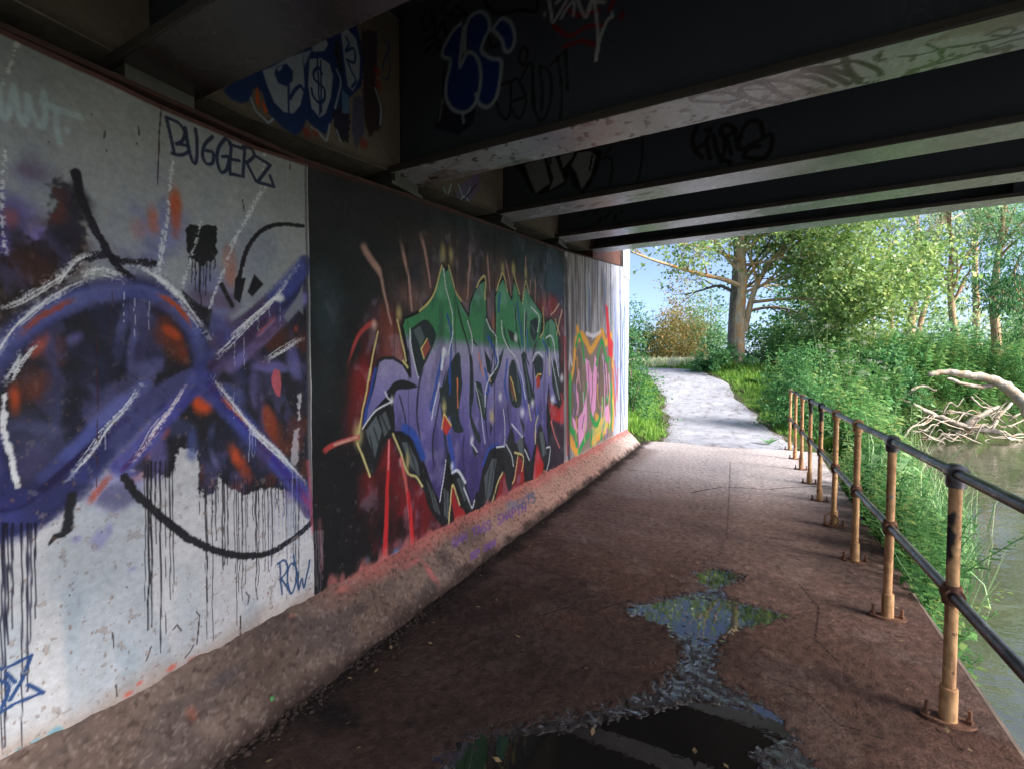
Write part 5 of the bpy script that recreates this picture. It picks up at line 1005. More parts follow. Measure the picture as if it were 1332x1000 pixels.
# pale gravelly path climbing away
pys = np.concatenate([np.linspace(9.62, 24, 90), np.linspace(24.5, 60, 40)])
pus = np.linspace(-1, 1, 25); v = []
for y in pys:
    pz, pc = np.interp(y, PY, PZ), np.interp(y, PY, PC); hw = 1.26 + .05 * math.sin(y * 2.3) + .04 * math.sin(y * 5.1)
    sl_ = (np.interp(y + .3, PY, PC) - pc) / .3
    for u in pus:
        xr = pc + u * hw + (.16 * (1 if u > 0 else -1) * (vnoise(y * 1.7, u > 0, 3) - .5) if abs(u) > .9 else 0) + (.18 * max(0, u) * max(0, 10.9 - y) / 1.3)
        v.append((xr, y, pz + .022 - .02 * u * u - (.05 if abs(u) > .98 else 0) + .012 * (vnoise(xr * 2, y * 2, 4) - .5)))
idx = np.arange(len(v)).reshape(len(pys), 25); F = np.stack([idx[:-1, :-1], idx[:-1, 1:], idx[1:, 1:], idx[1:, :-1]], -1).reshape(-1, 4)
t = NT('pale_path'); vc = t.coord(); n = t.noise(vc, 2.2, 6, .65); k = t.noise(vc, 45, 5, .7)
c_ = t.ramp(n, [(.3, lin4((138, 140, 148))), (.7, lin4((176, 177, 186)))]); c_ = t.mix(.6, c_, t.ramp(k, [(.3, g(.5)), (.65, g(1.15))]), 'MULTIPLY')
st = t.ramp(t.noise(t.coord(scale=(1, .5, 1)), 5, 5, .7), [(.52, g(0)), (.64, g(1))]); c_ = t.mix(t.math('MULTIPLY', st, .6), c_, (.13, .11, .10, 1))
t.set(**{'Base Color': c_, 'Roughness': .92, 'Specular IOR Level': .2, 'Normal': t.bump(t.math('ADD', n, k), .5, .012)})
tag(mesh_np('path', v, F, t.m, smooth=True), kind='structure')
r = np.random.RandomState(31); N = 2600
gy_ = r.uniform(9.7, 22, N); side = r.choice([-1, 1], N); off = 1.27 - np.abs(r.normal(0, .22, N)); gx_ = np.interp(gy_, PY, PC) + side * off; gs = r.uniform(.006, .024, N)
gz_ = np.interp(gy_, PY, PZ) + .004
vv = base[None] * gs[:, None, None] * r.uniform(.6, 1.4, (N, 1, 3)) + np.stack([gx_, gy_, gz_], 1)[:, None]
o = mesh_np('path_grit', vv.reshape(-1, 3), (tri[None] + (np.arange(N) * 5)[:, None, None]).reshape(-1, 3), mat_plain('grit', (84, 74, 62), (140, 130, 116), 30, .9, .3)); tag(o, 'loose grit and crumbs along the edges of the pale path', 'grit', kind='stuff')
# river
t = NT('river_water'); vc = t.coord(); n = t.noise(t.coord(scale=(1, 1.6, 1)), 1.3, 4, .6); k = t.noise(vc, 7, 3); d_ = t.noise(vc, .35, 3)
c_ = t.ramp(d_, [(.35, lin4((62, 66, 52))), (.65, lin4((88, 88, 70)))])
t.set(**{'Base Color': c_, 'Roughness': .02, 'IOR': 2.2, 'Normal': t.bump(t.math('ADD', n, t.math('MULTIPLY', k, .35)), .24, .06)})
o = mesh_np('river', [(.9, -60, -.82), (120, -60, -.82), (120, 110, -.82), (.9, 110, -.82)], np.array([[0, 1, 2, 3]]), t.m); tag(o, kind='structure')

# ================================================================== FOLIAGE
rng = np.random.RandomState(21)
def mat_leaf(name, stops, trans=.35, rough=.5, spec=.35):
    t = NT(name); a = t.attr('rnd'); v = t.coord(); n = t.noise(v, .9, 3)
    f = t.math('ADD', t.math('MULTIPLY', a.outputs['Fac'], .75), t.math('MULTIPLY', n, .32))
    c_ = t.ramp(f, [(p, lin4(q)) for p, q in stops])
    t.set(**{'Base Color': c_, 'Roughness': rough, 'Specular IOR Level': spec})
    trans = trans + .08; tr = t.node('ShaderNodeBsdfTranslucent'); t.l(t.mix(.5, c_, (.30, .42, .05, 1), 'MULTIPLY') if False else c_, tr.inputs['Color'])
    mx = t.node('ShaderNodeMixShader'); mx.inputs[0].default_value = trans
    t.l(t.b.outputs[0], mx.inputs[1]); t.l(tr.outputs[0], mx.inputs[2]); t.l(mx.outputs[0], t.out.inputs['Surface']); return t.m
m_leaf = {
 'sycamore': mat_leaf('sycamore_leaf', [(.1, (76, 112, 60)), (.45, (118, 152, 84)), (.7, (158, 182, 108)), (.95, (202, 204, 124))], .45),
 'shade': mat_leaf('shaded_leaf', [(.1, (51, 92, 63)), (.5, (78, 131, 80)), (.9, (126, 172, 102))], .45),
 'willow': mat_leaf('willow_leaf', [(.1, (71, 117, 80)), (.5, (110, 161, 107)), (.9, (179, 207, 151))]),
 'teal': mat_leaf('blue_green_leaf', [(.1, (42, 86, 50)), (.5, (70, 124, 76)), (.9, (118, 162, 104))]),
 'pale': mat_leaf('pale_leaf', [(.1, (120, 147, 102)), (.5, (161, 189, 136)), (.9, (214, 228, 182))]),
 'nettle': mat_leaf('nettle_leaf', [(.05, (44, 78, 44)), (.4, (72, 122, 68)), (.7, (112, 160, 92)), (1, (172, 178, 108))], .4),
 'grass': mat_leaf('grass_blade', [(.1, (71, 117, 46)), (.5, (108, 161, 63)), (.9, (172, 202, 102))]),
 'drygrass': mat_leaf('dry_grass', [(.1, (172, 179, 133)), (.5, (205, 207, 165)), (.9, (235, 235, 204))]),
 'brown': mat_leaf('browning_leaf', [(.1, (92, 112, 60)), (.4, (132, 138, 76)), (.65, (170, 140, 84)), (.9, (182, 158, 112))]),
 'white': mat_leaf('white_floret', [(.1, (168, 176, 158)), (.9, (210, 214, 200))], .2),
 'pink': mat_leaf('pink_petal', [(.1, (176, 84, 150)), (.9, (206, 120, 176))], .2),
}
def mat_bark(name, c1, c2, c3=None):
    t = NT(name); v = t.coord(scale=(1, 1, .3)); n = t.noise(v, 9, 6, .7); k = t.noise(t.coord(), 3, 4, .6)
    c_ = t.ramp(n, [(.32, lin4(c1)), (.66, lin4(c2))])
    if c3: c_ = t.mix(t.ramp(k, [(.5, g(0)), (.62, g(1))]), c_, lin4(c3))
    t.set(**{'Base Color': c_, 'Roughness': .9, 'Specular IOR Level': .2, 'Normal': t.bump(n, .7, .03)}); return t.m
m_bark = mat_bark('grey_orange_bark', (140, 122, 102), (200, 180, 152), (196, 146, 96))
m_bark2 = mat_bark('dark_bark', (92, 84, 76), (140, 130, 116))
m_barkO = mat_bark('ruddy_bark', (130, 102, 80), (190, 156, 124))
m_twig = mat_bark('pale_twig', (150, 136, 116), (196, 184, 164))
m_drift = mat_bark('bleached_driftwood', (136, 124, 112), (200, 190, 176), (164, 146, 126))
m_stem = mat_plain('green_stem', (70, 98, 52), (110, 134, 74), 9, .8, .2)

def leaves_np(P, size, up=.35, seed=0, aspect=.55, droop=0.0):
    """one folded leaf (two quads) per point -> verts, faces, rnd"""
    r = np.random.RandomState(seed); N = len(P)
    d = r.normal(0, 1, (N, 3)); d[:, 2] -= droop; d /= np.linalg.norm(d, axis=1)[:, None] + 1e-9
    nrm = r.normal(0, 1, (N, 3)); nrm[:, 2] += up * 3; s = np.cross(d, nrm); s /= np.linalg.norm(s, axis=1)[:, None] + 1e-9
    n2 = np.cross(s, d)
    L = size * (.45 + 1.1 * r.rand(N) ** 1.6)[:, None]; w = L * aspect * .5
    a = P; b = P + d * L; md = P + d * L * .45
    v = np.stack([a, md + s * w + n2 * w * .25, b - n2 * L * .12, md - s * w + n2 * w * .25], 1)
    f = (np.arange(N) * 4)[:, None] + np.array([[0, 1, 2, 3]])
    rn = np.repeat(np.clip(r.normal(.5, .22, N), 0, 1), 4)
    return v.reshape(-1, 3), f, rn
def merge(parts):
    V = []; F = []; R = []; b = 0
    for v, f, r_ in parts:
        V.append(v); F.append(f + b); R.append(r_); b += len(v)
    return np.concatenate(V), np.concatenate(F), np.concatenate(R)
def leaf_obj(name, parts, mat, parent=None):
    v, f, r_ = merge(parts); return mesh_np(name, v, f.astype(np.int32), mat, parent, attrs={'rnd': ('FLOAT', r_)})
def clumps(C, rad, n, seed=0, flat=.7):
    """leaves sit in small sprays round each twig end"""
    r = np.random.RandomState(seed); C = np.asarray(C); K = len(C); n = int(n); m_ = max(2, n // 7)
    rad = np.broadcast_to(np.asarray(rad, float), (K,))
    q = r.normal(0, 1, (K, m_, 3)) * rad[:, None, None] * .5; q[..., 2] *= flat
    w = r.normal(0, 1, (K, m_, 7, 3)) * (rad[:, None, None, None] * .13); w[..., 2] *= .6
    return (C[:, None, None] + q[:, :, None] + w).reshape(-1, 3)
def grow(p, d, L, rad, lev, r, tubes, tips, spread=.6, upb=.15, nseg=5, kids=(3, 4), shrink=.66, maxlev=3, wander=.16):
    p = np.array(p, float); d = np.array(d, float) / np.linalg.norm(d); pts = [p]; st = L / nseg
    for i in range(nseg):
        d = d + r.normal(0, wander, 3) + np.array([0, 0, upb * .3]); d /= np.linalg.norm(d); pts.append(pts[-1] + d * st)
    tubes.append((pts, np.linspace(rad, rad * .45, len(pts)), 6 if lev < 2 else 4))
    if lev >= 1: tips += [pts[-1]] + ([pts[-2], pts[-3]] if lev >= maxlev - 1 else [])
    if lev < maxlev:
        for k in range(r.randint(kids[0], kids[1] + 1)):
            i = r.randint(max(1, nseg - 4), nseg + 1); t_ = pts[i] - pts[i - 1]; t_ /= np.linalg.norm(t_)
            s = r.normal(0, 1, 3); s -= t_ * (s @ t_); s /= np.linalg.norm(s) + 1e-9
            nd = t_ + s * spread * r.uniform(.7, 1.5) + np.array([0, 0, upb])
            grow(pts[i], nd, L * shrink * r.uniform(.75, 1.2), max(rad * .45 * r.uniform(.7, 1), .006), lev + 1, r, tubes, tips, spread, upb, nseg, kids, shrink, maxlev, wander)
def tubes_obj(name, tubes, mat, parent):
    mb = MB()
    for pts, rad, seg in tubes: mb.tube(pts, list(rad), seg, cap=False)
    return mb.build(name, mat, parent, smooth=True)
def bush(name, label, cat, c_, rx, ry, h, leaf, n, size, mat, seed, group=None, bark=None, stems=7, shell=.55, droop=0, aspect=.55):
    """shrub: several stems and a broken-edged crown made of leaf clumps"""
    r = np.random.RandomState(seed); c_ = np.array(c_, float)
    root = thing(name, label, cat, tuple(c_), group)
    K = max(10, n // 70); q = r.normal(0, 1, (K, 3)); q /= np.linalg.norm(q, axis=1)[:, None]; q *= r.uniform(shell, 1.0, (K, 1)) ** .6
    q[:, 2] = np.abs(q[:, 2]) if h > 0 else q[:, 2]
    C = c_ + q * np.array([rx, ry, h * .92]) * (1 + .25 * r.normal(0, 1, (K, 1))); C[:, 2] = np.maximum(C[:, 2], c_[2] + .12)
    tubes = []
    for k in range(stems):
        e = C[r.randint(K)]; md = c_ + (e - c_) * .5 + r.normal(0, .08, 3) * rx; tubes.append(([c_ + r.normal(0, .06, 3) * np.array([rx, ry, 0]) - (0, 0, .1), md, e], [max(.012, .018 * h), max(.009, .012 * h), .005], 5))
    tubes_obj('stems', tubes, bark or m_bark2, root)
    n = int(n * 1.8); size *= .72
    P = clumps(C, r.uniform(.16, .34, K) * max(rx, h) , max(4, n // K), seed + 1, .75)
    P[:, 2] = np.maximum(P[:, 2], c_[2] + .02)
    leaf_obj('foliage', [leaves_np(P, size, .35, seed + 2, aspect, droop)], mat, root)
    return root

# ---- the two big trees beside the path
def measured_tree(name, label, depth_limbs, leafspec, bark, seed, base, group=None, extra=None):
    r = np.random.RandomState(seed); root = thing(name, label, 'tree', tuple(base), group); tubes = []; tips = []
    for pts, r0, r1, kids, ln in depth_limbs:
        P = catmull(np.array([at(*p) for p in pts]), 4); R = np.linspace(r0, r1, len(P)); tubes.append((list(P), R, 10 if r0 > .15 else 7))
        for k in range(kids):
            i = r.randint(int(len(P) * .35), len(P)); t_ = P[min(i, len(P) - 1)] - P[i - 1]; t_ /= np.linalg.norm(t_)
            s = r.normal(0, 1, 3); s -= t_ * (s @ t_); s /= np.linalg.norm(s)
            grow(P[i], t_ + s * .8 + np.array([0, 0, .12]), ln * r.uniform(.6, 1.2), max(R[i] * .5, .015), 1, r, tubes, tips, .7, .10, 4, (2, 3), .68, 3)
    tr = tubes_obj('trunk', tubes, bark, root)
    parts = []
    for mat, dens, rad, size, keep in leafspec:
        T = np.array(tips); T = T[T[:, 2] < .54 * np.hypot(T[:, 0], T[:, 1] - 3)]; T = T[r.rand(len(T)) < keep(T)]
        if len(T): leaf_obj('crown', [leaves_np(clumps(T, rad, dens, seed + 3), size, .5, seed + 4, .8, .25)], m_leaf[mat], root)
    return root
D1 = 18.0
limbs = [
 ([(962, 490, D1), (962, 455, D1), (963, 410, D1), (966, 360, D1), (963, 320, D1), (964, 270, D1), (968, 200, D1 + .3)], .215, .13, 5, 2.6),
 ([(968, 432, D1), (975, 400, D1 - .1), (984, 372, D1 - .2), (1000, 345, D1 - .3), (1022, 318, D1 - .5), (1048, 290, D1 - .7)], .13, .06, 6, 2.2),
 ([(962, 372, D1), (942, 364, D1 - .3), (912, 357, D1 - .7), (880, 348, D1 - 1.2), (848, 338, D1 - 1.6), (822, 328, D1 - 2)], .10, .03, 7, 1.1),
 ([(964, 340, D1), (944, 332, D1 - .4), (918, 322, D1 - .8), (890, 318, D1 - 1.2), (850, 308, D1 - 1.8)], .08, .03, 6, 1.1),
 ([(963, 352, D1), (948, 338, D1 + .3), (930, 312, D1 + .6), (905, 290, D1 + .9)], .09, .04, 6, 1.6),
 ([(966, 330, D1), (985, 312, D1 - .4), (1005, 290, D1 - .8), (1030, 262, D1 - 1.2)], .10, .05, 6, 2.0),
 ([(970, 345, D1), (1000, 340, D1 - .6), (1035, 332, D1 - 1.2), (1080, 330, D1 - 2)], .07, .03, 7, 1.7),
 ([(980, 393, D1), (1010, 390, D1 - .4), (1042, 388, D1 - .8), (1075, 392, D1 - 1.2), (1105, 384, D1 - 1.6)], .07, .025, 8, 1.6),
 ([(970, 380, D1), (1000, 368, D1 - .5), (1040, 358, D1 - 1.0), (1090, 352, D1 - 1.6), (1130, 362, D1 - 2)], .06, .02, 8, 1.5)]
XR = lambda T: ((T - EYE) @ RT) / ((T - EYE) @ FW) * FPX + 666
measured_tree('sycamore_tree', 'tall tree with an orange-grey trunk and spreading branches beside the bend of the path', limbs,
    [('sycamore', 40, 1.05, .12, lambda T: np.clip((XR(T) - 940) / 60, .16, .95)), ('pale', 14, 1.0, .11, lambda T: np.clip((XR(T) - 930) / 130, .12, .5))], m_bark, 5, at(962, 488, D1))
D2 = 20.0
limbs2 = [([(951, 478, D2), (952, 430, D2), (954, 390, D2), (957, 350, D2), (959, 310, D2), (956, 250, D2)], .19, .11, 6, 3.0),
 ([(952, 420, D2), (975, 405, D2), (1010, 400, D2 - .5), (1050, 410, D2 - 1)], .10, .03, 8, 1.8), ([(954, 380, D2), (935, 372, D2), (912, 378, D2 + .3), (890, 384, D2 + .5)], .08, .03, 4, 1.0),
 ([(955, 372, D2), (990, 372, D2 + .8), (1030, 372, D2 + 1.5), (1080, 380, D2 + 2)], .09, .03, 9, 2.0)]
measured_tree('broadleaf_tree', 'dark grey leafy tree standing close behind the orange-trunked tree', limbs2, [('shade', 20, 1.0, .12, lambda T: np.clip((XR(T) - 905) / 60, .05, 1))], m_bark2, 9, at(949, 478, D2))

# ---- trees beyond the river bend
def trunk_tree(name, label, px, depth, lean, h, rad, mat, leafmat, seed, n, size, crad, group, kids=5, L=2.2, spread=.55, aspect=.5, droop=.3, extra=None, bark=None, keep=1.0):
    r = np.random.RandomState(seed); x, y = px; b = at(x, y, depth); gz = min(float(ground_z(b[0], b[1])), b[2]); root = thing(name, label, 'tree', (b[0], b[1], gz), group)
    tubes = []; tips = []; pts = [np.array([b[0], b[1], gz - .1]), b]
    q = [at(a, c_, depth + dd) for a, c_, dd in lean]; pts += q; P = catmull(np.array(pts), 4); R = np.linspace(rad, rad * .35, len(P)); tubes.append((list(P), R, 8))
    for k in range(kids):
        i = r.randint(int(len(P) * .4), len(P)); t_ = P[i] - P[i - 1]; t_ /= np.linalg.norm(t_) + 1e-9
        s = r.normal(0, 1, 3); s -= t_ * (s @ t_); s /= np.linalg.norm(s)
        grow(P[i], t_ + s * .7, L * r.uniform(.7, 1.2), max(R[i] * .55, .02), 1, r, tubes, tips, spread, .2, 4, (2, 3), .7, 3)
    tubes_obj('trunk', tubes[:1], bark or mat, root); tubes_obj('branches', tubes[1:], m_twig if leafmat == 'pale' else (bark or mat), root)
    T = np.array(tips); T = T[T[:, 2] < .44 * np.hypot(T[:, 0], T[:, 1] - 3)]; T = T[r.rand(len(T)) < keep]
    leaf_obj('crown', [leaves_np(clumps(T, crad, max(3, n // max(1, len(T))), seed + 1), size, .3, seed + 2, aspect, droop)], m_leaf[leafmat], root)
    return root
GT = 'trees beyond the river bend'
trunk_tree('willow_tree', 'slim pale-leaved tree with a forked ruddy trunk beyond the river bend', (1184, 428), 24, [(1190, 385, 0), (1195, 330, 0), (1192, 290, .3), (1186, 240, .5)], 9, .24, m_barkO, 'pale', 31, 3000, .13, 1.3, GT, 14, 2.6, keep=.5)
trunk_tree('willow_tree', 'thin leaning tree just right of the forked ruddy trunk', (1196, 428), 24.8, [(1208, 380, 0), (1214, 330, 0), (1228, 285, 0), (1245, 245, 0)], 9, .15, m_barkO, 'pale', 32, 1920, .13, 1.2, GT, 12, 2.2, keep=.5)
trunk_tree('willow_tree', 'ruddy curving trunk rising above the fallen white log', (1246, 458), 22, [(1240, 420, 0), (1236, 370, 0), (1238, 320, 0), (1232, 270, 0)], 8, .20, m_barkO, 'willow', 33, 6500, .12, 1.2, GT, 12, 2.3, keep=.75)
trunk_tree('poplar_tree', 'bare-stemmed slender tree among pale twigs behind the sycamore', (1136, 430), 27, [(1132, 380, 0), (1130, 330, 0), (1124, 280, 0), (1120, 240, 0)], 9, .12, m_barkO, 'pale', 34, 2160, .13, 1.3, GT, 13, 2.4, keep=.5)
trunk_tree('poplar_tree', 'thin upright tree left of the forked ruddy trunk', (1160, 420), 26, [(1156, 370, 0), (1158, 320, 0), (1150, 270, 0), (1152, 230, 0)], 9, .11, m_barkO, 'pale', 35, 2160, .13, 1.3, GT, 13, 2.4, keep=.5)
trunk_tree('willow_tree', 'full green willow crown at the right above the hanging blue-green one', (1296, 440), 20, [(1292, 390, 0), (1298, 340, 0), (1304, 290, 0), (1312, 230, 0)], 8, .2, m_barkO, 'willow', 36, 9500, .13, 1.25, GT, 11, 2.5)
trunk_tree('willow_tree', 'blue-green willow with drooping leaves overhanging the water at the right edge', (1372, 560), 15.2, [(1366, 490, 0), (1356, 440, 0), (1340, 400, 0), (1322, 380, 0)], 6, .14, m_barkO, 'teal', 37, 9500, .13, .6, GT, 12, .95, droop=1.6, aspect=.3)
trunk_tree('willow_tree', 'distant hazy green tree at the top right between trunks', (1270, 400), 34, [(1268, 350, 0), (1270, 300, 0), (1275, 240, 0), (1280, 200, 0)], 12, .25, m_barkO, 'pale', 38, 8000, .2, 2.0, GT, 11, 3.6)
trunk_tree('poplar_tree', 'yellow-green tree crown right of the sycamore', (1090, 440), 24, [(1088, 390, 0), (1092, 340, 0), (1100, 300, 0), (1110, 250, 0)], 9, .16, m_barkO, 'sycamore', 39, 2800, .12, 1.3, GT, 12, 2.6)
r = np.random.RandomState(66); C = []
for i in range(260):
    x = r.uniform(4, 46); C.append((x, r.uniform(40, 52), 1.2 + r.uniform(0, 1) ** 1.3 * (4.2 + 2.4 * vnoise(x * .35, 0, 3))))
C = np.array(C); o = leaf_obj('far_wood', [leaves_np(clumps(C, 2.2, 84, 67), .34, .3, 68, .5)], m_leaf['pale']); tag(o, 'hazy far-off wood seen between the trunks beyond the river', 'wood', kind='stuff')
# ---- shrubs: far hedge at the end of the path, riverside shrubs
GB = 'hedge shrubs at the end of the path'
def bush_px(name, label, x, ybase, depth, wpx, hpx, n, size, mat, seed, group=None, cat='shrub', **kw):
    b = at(x, ybase, depth); s = depth / FPX; gz = float(ground_z(b[0], b[1])); top = at(x, ybase - hpx, depth)[2]
    return bush(name, label, cat, (b[0], b[1], gz), wpx * s / 2, wpx * s / 2 * .8, max(top - gz, .4), mat, n, size, m_leaf[mat], seed, group, **kw)
bush_px('hedge_shrub', 'shrub with brown dying flower heads at the far end of the path', 876, 465, 34, 70, 66, 4600, .24, 'brown', 51, GB)
bush_px('hedge_shrub', 'dark green shrub at the left end of the far hedge beside the wall', 826, 466, 36, 56, 66, 4200, .26, 'shade', 52, GB)
bush_px('hedge_shrub', 'blue-green shrub in the far hedge between the brown one and the tree trunks', 920, 462, 37, 60, 70, 4800, .26, 'willow', 53, GB)
bush_px('hedge_shrub', 'tall greenish brown shrub rising behind the brown-flowered one', 890, 458, 40, 60, 84, 4200, .28, 'brown', 54, GB)
bush_px('shrub', 'dense dark shrub filling the space behind the two tree trunks', 1000, 470, 23, 100, 60, 3000, .2, 'nettle', 55)
bush_px('shrub', 'broad pale green shrub at the tree foot behind the nettles', 1090, 480, 20, 130, 70, 6000, .2, 'sycamore', 56)
GR = 'riverside shrubs around the driftwood'
bush_px('shrub', 'dark blue-green elder shrub behind the white flowers', 1152, 516, 15, 50, 62, 4200, .17, 'teal', 57, GR, droop=.4)
bush_px('shrub', 'bright green shrub behind the driftwood pile', 1225, 540, 20.5, 90, 60, 4200, .17, 'sycamore', 58, GR)
bush_px('shrub', 'green shrub under the arching white log', 1290, 545, 21, 90, 60, 4200, .17, 'nettle', 59, GR)
bush_px('shrub', 'tall leafy shrub under the ruddy trunks', 1200, 500, 22, 120, 80, 5200, .2, 'willow', 60, GR)
bush_px('shrub', 'olive green shrub at the right edge beyond the log', 1335, 510, 23, 100, 100, 5200, .2, 'willow', 61, GR)
bush_px('shrub', 'low dark green shrub on the bank between nettles and elder', 1105, 500, 15, 80, 50, 3600, .16, 'nettle', 62, GR)
bush_px('shrub', 'leafy dark shrub at the head of the handrail', 1035, 548, 10.6, 64, 86, 4200, .10, 'shade', 63)
bush_px('shrub', 'leafy shrub on the left of the path against the wall end', 822, 540, 11.6, 40, 96, 3000, .09, 'shade', 64)
bush_px('shrub', 'dark shrub in the verge at the foot of the grey tree', 935, 486, 17.5, 64, 34, 2600, .13, 'shade', 65)
# ---- nettles and tall herbs covering the bank (nobody could count them)
def herb_proto(seed, h=1.0, pairs=11, leaf=.12, droop=.4):
    r = np.random.RandomState(seed); P = []; D = []; V = []; F = []; Rn = []; b = 0
    ln = r.normal(0, .10, 2)
    def stem(t_): return np.array([ln[0] * t_ * t_, ln[1] * t_ * t_, h * t_])
    for i in range(pairs):
        t_ = .12 + .88 * (i + 1) / pairs; p = stem(t_); an = i * 1.62 + r.uniform(-.3, .3); s = leaf * (1.15 - .55 * t_) * r.uniform(.8, 1.2)
        for q in (an, an + math.pi):
            d = np.array([math.cos(q), math.sin(q), r.uniform(.0, .45)]); d /= np.linalg.norm(d); w = np.array([-math.sin(q), math.cos(q), 0]) * s * .27
            tip = p + d * s + np.array([0, 0, -droop * s]); md = p + d * s * .45
            V += [p, md + w, tip, md - w]; F.append([b, b + 1, b + 2, b + 3]); b += 4; Rn += [np.clip(r.normal(.35 + .3 * t_, .12), 0, 1)] * 4
    w = .006
    for k in range(3):
        a0, a1 = stem(k / 3), stem((k + 1) / 3)
        V += [a0 + (-w, 0, 0), a0 + (w, 0, 0), a1 + (w, 0, 0), a1 + (-w, 0, 0)]; F.append([b, b + 1, b + 2, b + 3]); b += 4; Rn += [.5] * 4
    return np.array(V), np.array(F), np.array(Rn)
def blade_proto(seed, n=9, h=1.0, w=.035, lean=.35):
    r = np.random.RandomState(seed); V = []; F = []; Rn = []; b = 0
    for i in range(n):
        a = r.uniform(0, 6.28); o_ = r.normal(0, .16, 2); L = h * r.uniform(.6, 1.1); d = np.array([math.cos(a), math.sin(a)]) * lean * r.uniform(.3, 1.3) * L; sd_ = np.array([-math.sin(a), math.cos(a), 0]) * w
        p0 = np.array([o_[0], o_[1], 0]); p1 = p0 + np.array([d[0] * .3, d[1] * .3, L * .6]); p2 = p0 + np.array([d[0], d[1], L * .92])
        V += [p0 - sd_, p0 + sd_, p1 + sd_ * .8, p1 - sd_ * .8, p2 + sd_ * .1, p2 - sd_ * .1]; F += [[b, b + 1, b + 2, b + 3], [b + 3, b + 2, b + 4, b + 5]]; b += 6; Rn += [r.uniform(.15, .9)] * 6
    return np.array(V), np.array(F), np.array(Rn)
PROT = [herb_proto(i, 1.0, 10 + i % 4, .15 + .02 * (i % 3), .2 + .15 * (i % 3)) for i in range(7)]
def scatter(protos, pts, scale, seed, tilt=.12):
    r = np.random.RandomState(seed); parts = []
    which = r.randint(0, len(protos), len(pts))
    for k, (v, f, rn) in enumerate(protos):
        I = np.where(which == k)[0]
        if len(I) == 0: continue
        a = r.uniform(0, 2 * math.pi, len(I)); s = scale[I] * r.uniform(.75, 1.2, len(I)); tx, ty = r.normal(0, tilt, (2, len(I)))
        x = (v[None, :, 0] * np.cos(a)[:, None] - v[None, :, 1] * np.sin(a)[:, None]); y = (v[None, :, 0] * np.sin(a)[:, None] + v[None, :, 1] * np.cos(a)[:, None]); z = np.broadcast_to(v[None, :, 2], x.shape)
        W3 = np.stack([x + z * tx[:, None], y + z * ty[:, None], z], -1) * s[:, None, None] + pts[I][:, None]
        ff = f[None] + (np.arange(len(I)) * len(v))[:, None, None]
        parts.append((W3.reshape(-1, 3), ff.reshape(-1, 4), np.clip(np.tile(rn, len(I)) + np.repeat(r.normal(0, .22, len(I)), len(v)), 0, 1)))
    return parts
def region(n, x0, x1, y0, y1, ok, seed):
    r = np.random.RandomState(seed); x = r.uniform(x0, x1, n); y = r.uniform(y0, y1, n); m_ = ok(x, y); x, y = x[m_], y[m_]
    return np.stack([x, y, ground_z(x, y) - .02], 1)
bxf = lambda y: np.interp(y, BY, BX); pcf = lambda y: np.interp(y, PY, PC)
# right bank, tall
P = region(5200, 1.0, 6.5, 6.0, 20, lambda x, y: (x > np.maximum(EDGE(y) + .12, pcf(y) + 1.75 + .55 * vnoise(y, x * 0, 2) + np.where(y > 9.8, .35, 0))) & (x < bxf(y) + .15) & (y < 14 + 6 * vnoise(x, y, 8)), 71)
hs = np.where(P[:, 1] < 9.9, .95, 1.0) * (.75 + .55 * fbm(P[:, 0], P[:, 1], .9, 3, 4)) * (.55 + .45 * sstep(0, .9, P[:, 0] - np.where(P[:, 1] < 9.8, EDGE(P[:, 1]), pcf(P[:, 1]) + 1.6)))
hs = hs * np.where(P[:, 1] < 7.5, .62, 1.0) * (.5 + .5 * sstep(0, 1.1, bxf(P[:, 1]) - P[:, 0]))
o = leaf_obj('nettle_bank', scatter(PROT, P, hs * 1.14, 72), m_leaf['nettle']); tag(o, 'tall dense nettles and herbs covering the river bank outside the handrail', 'nettles', kind='stuff')
Q = P[(rng.rand(len(P)) < .08) & (P[:, 1] > 7.6)]
o = leaf_obj('seeding_grass', scatter([blade_proto(40 + i, 5, 1.0, .0045, .3) for i in range(5)], Q, np.full(len(Q), 1.25), 93, .12), m_leaf['pale']); tag(o, 'thin pale seeding grass rising through the nettles', 'grass', kind='stuff')
Q = P[(rng.rand(len(P)) < .10) & (bxf(P[:, 1]) - P[:, 0] > .45)]
BIG = [herb_proto(60 + i, .8, 6, .30, .5) for i in range(4)]
o = leaf_obj('broad_herbs', scatter(BIG, Q, hs[:1].mean() + np.zeros(len(Q)) + .15, 94, .25), m_leaf['willow']); tag(o, 'broad pale-leaved herbs mixed in among the nettles', 'herbs', kind='stuff')
# near strip between slab and water, low
P = region(1500, 1.0, 2.6, 3.7, 7.2, lambda x, y: (x > EDGE(y) + .06) & (x < bxf(y) + .12), 73)
o = leaf_obj('bank_herbs', scatter(PROT, P, np.full(len(P), .52), 74, .25), m_leaf['nettle']); tag(o, 'low leafy herbs growing between the slab edge and the water', 'ground cover', kind='stuff')
# left bank herbs
P = region(2600, -7, -1.3, 9.4, 20, lambda x, y: (x < pcf(y) - 1.75 - .5 * vnoise(y * 1.3, x * 0, 5)) & ((y > 9.5)), 75)
o = leaf_obj('verge_herbs', scatter(PROT, P, .35 + .55 * sstep(.3, 2.2, pcf(P[:, 1]) - 1.5 - P[:, 0]), 76), m_leaf['nettle']); tag(o, 'leafy herbs on the left bank of the path beyond the wall', 'ground cover', kind='stuff')
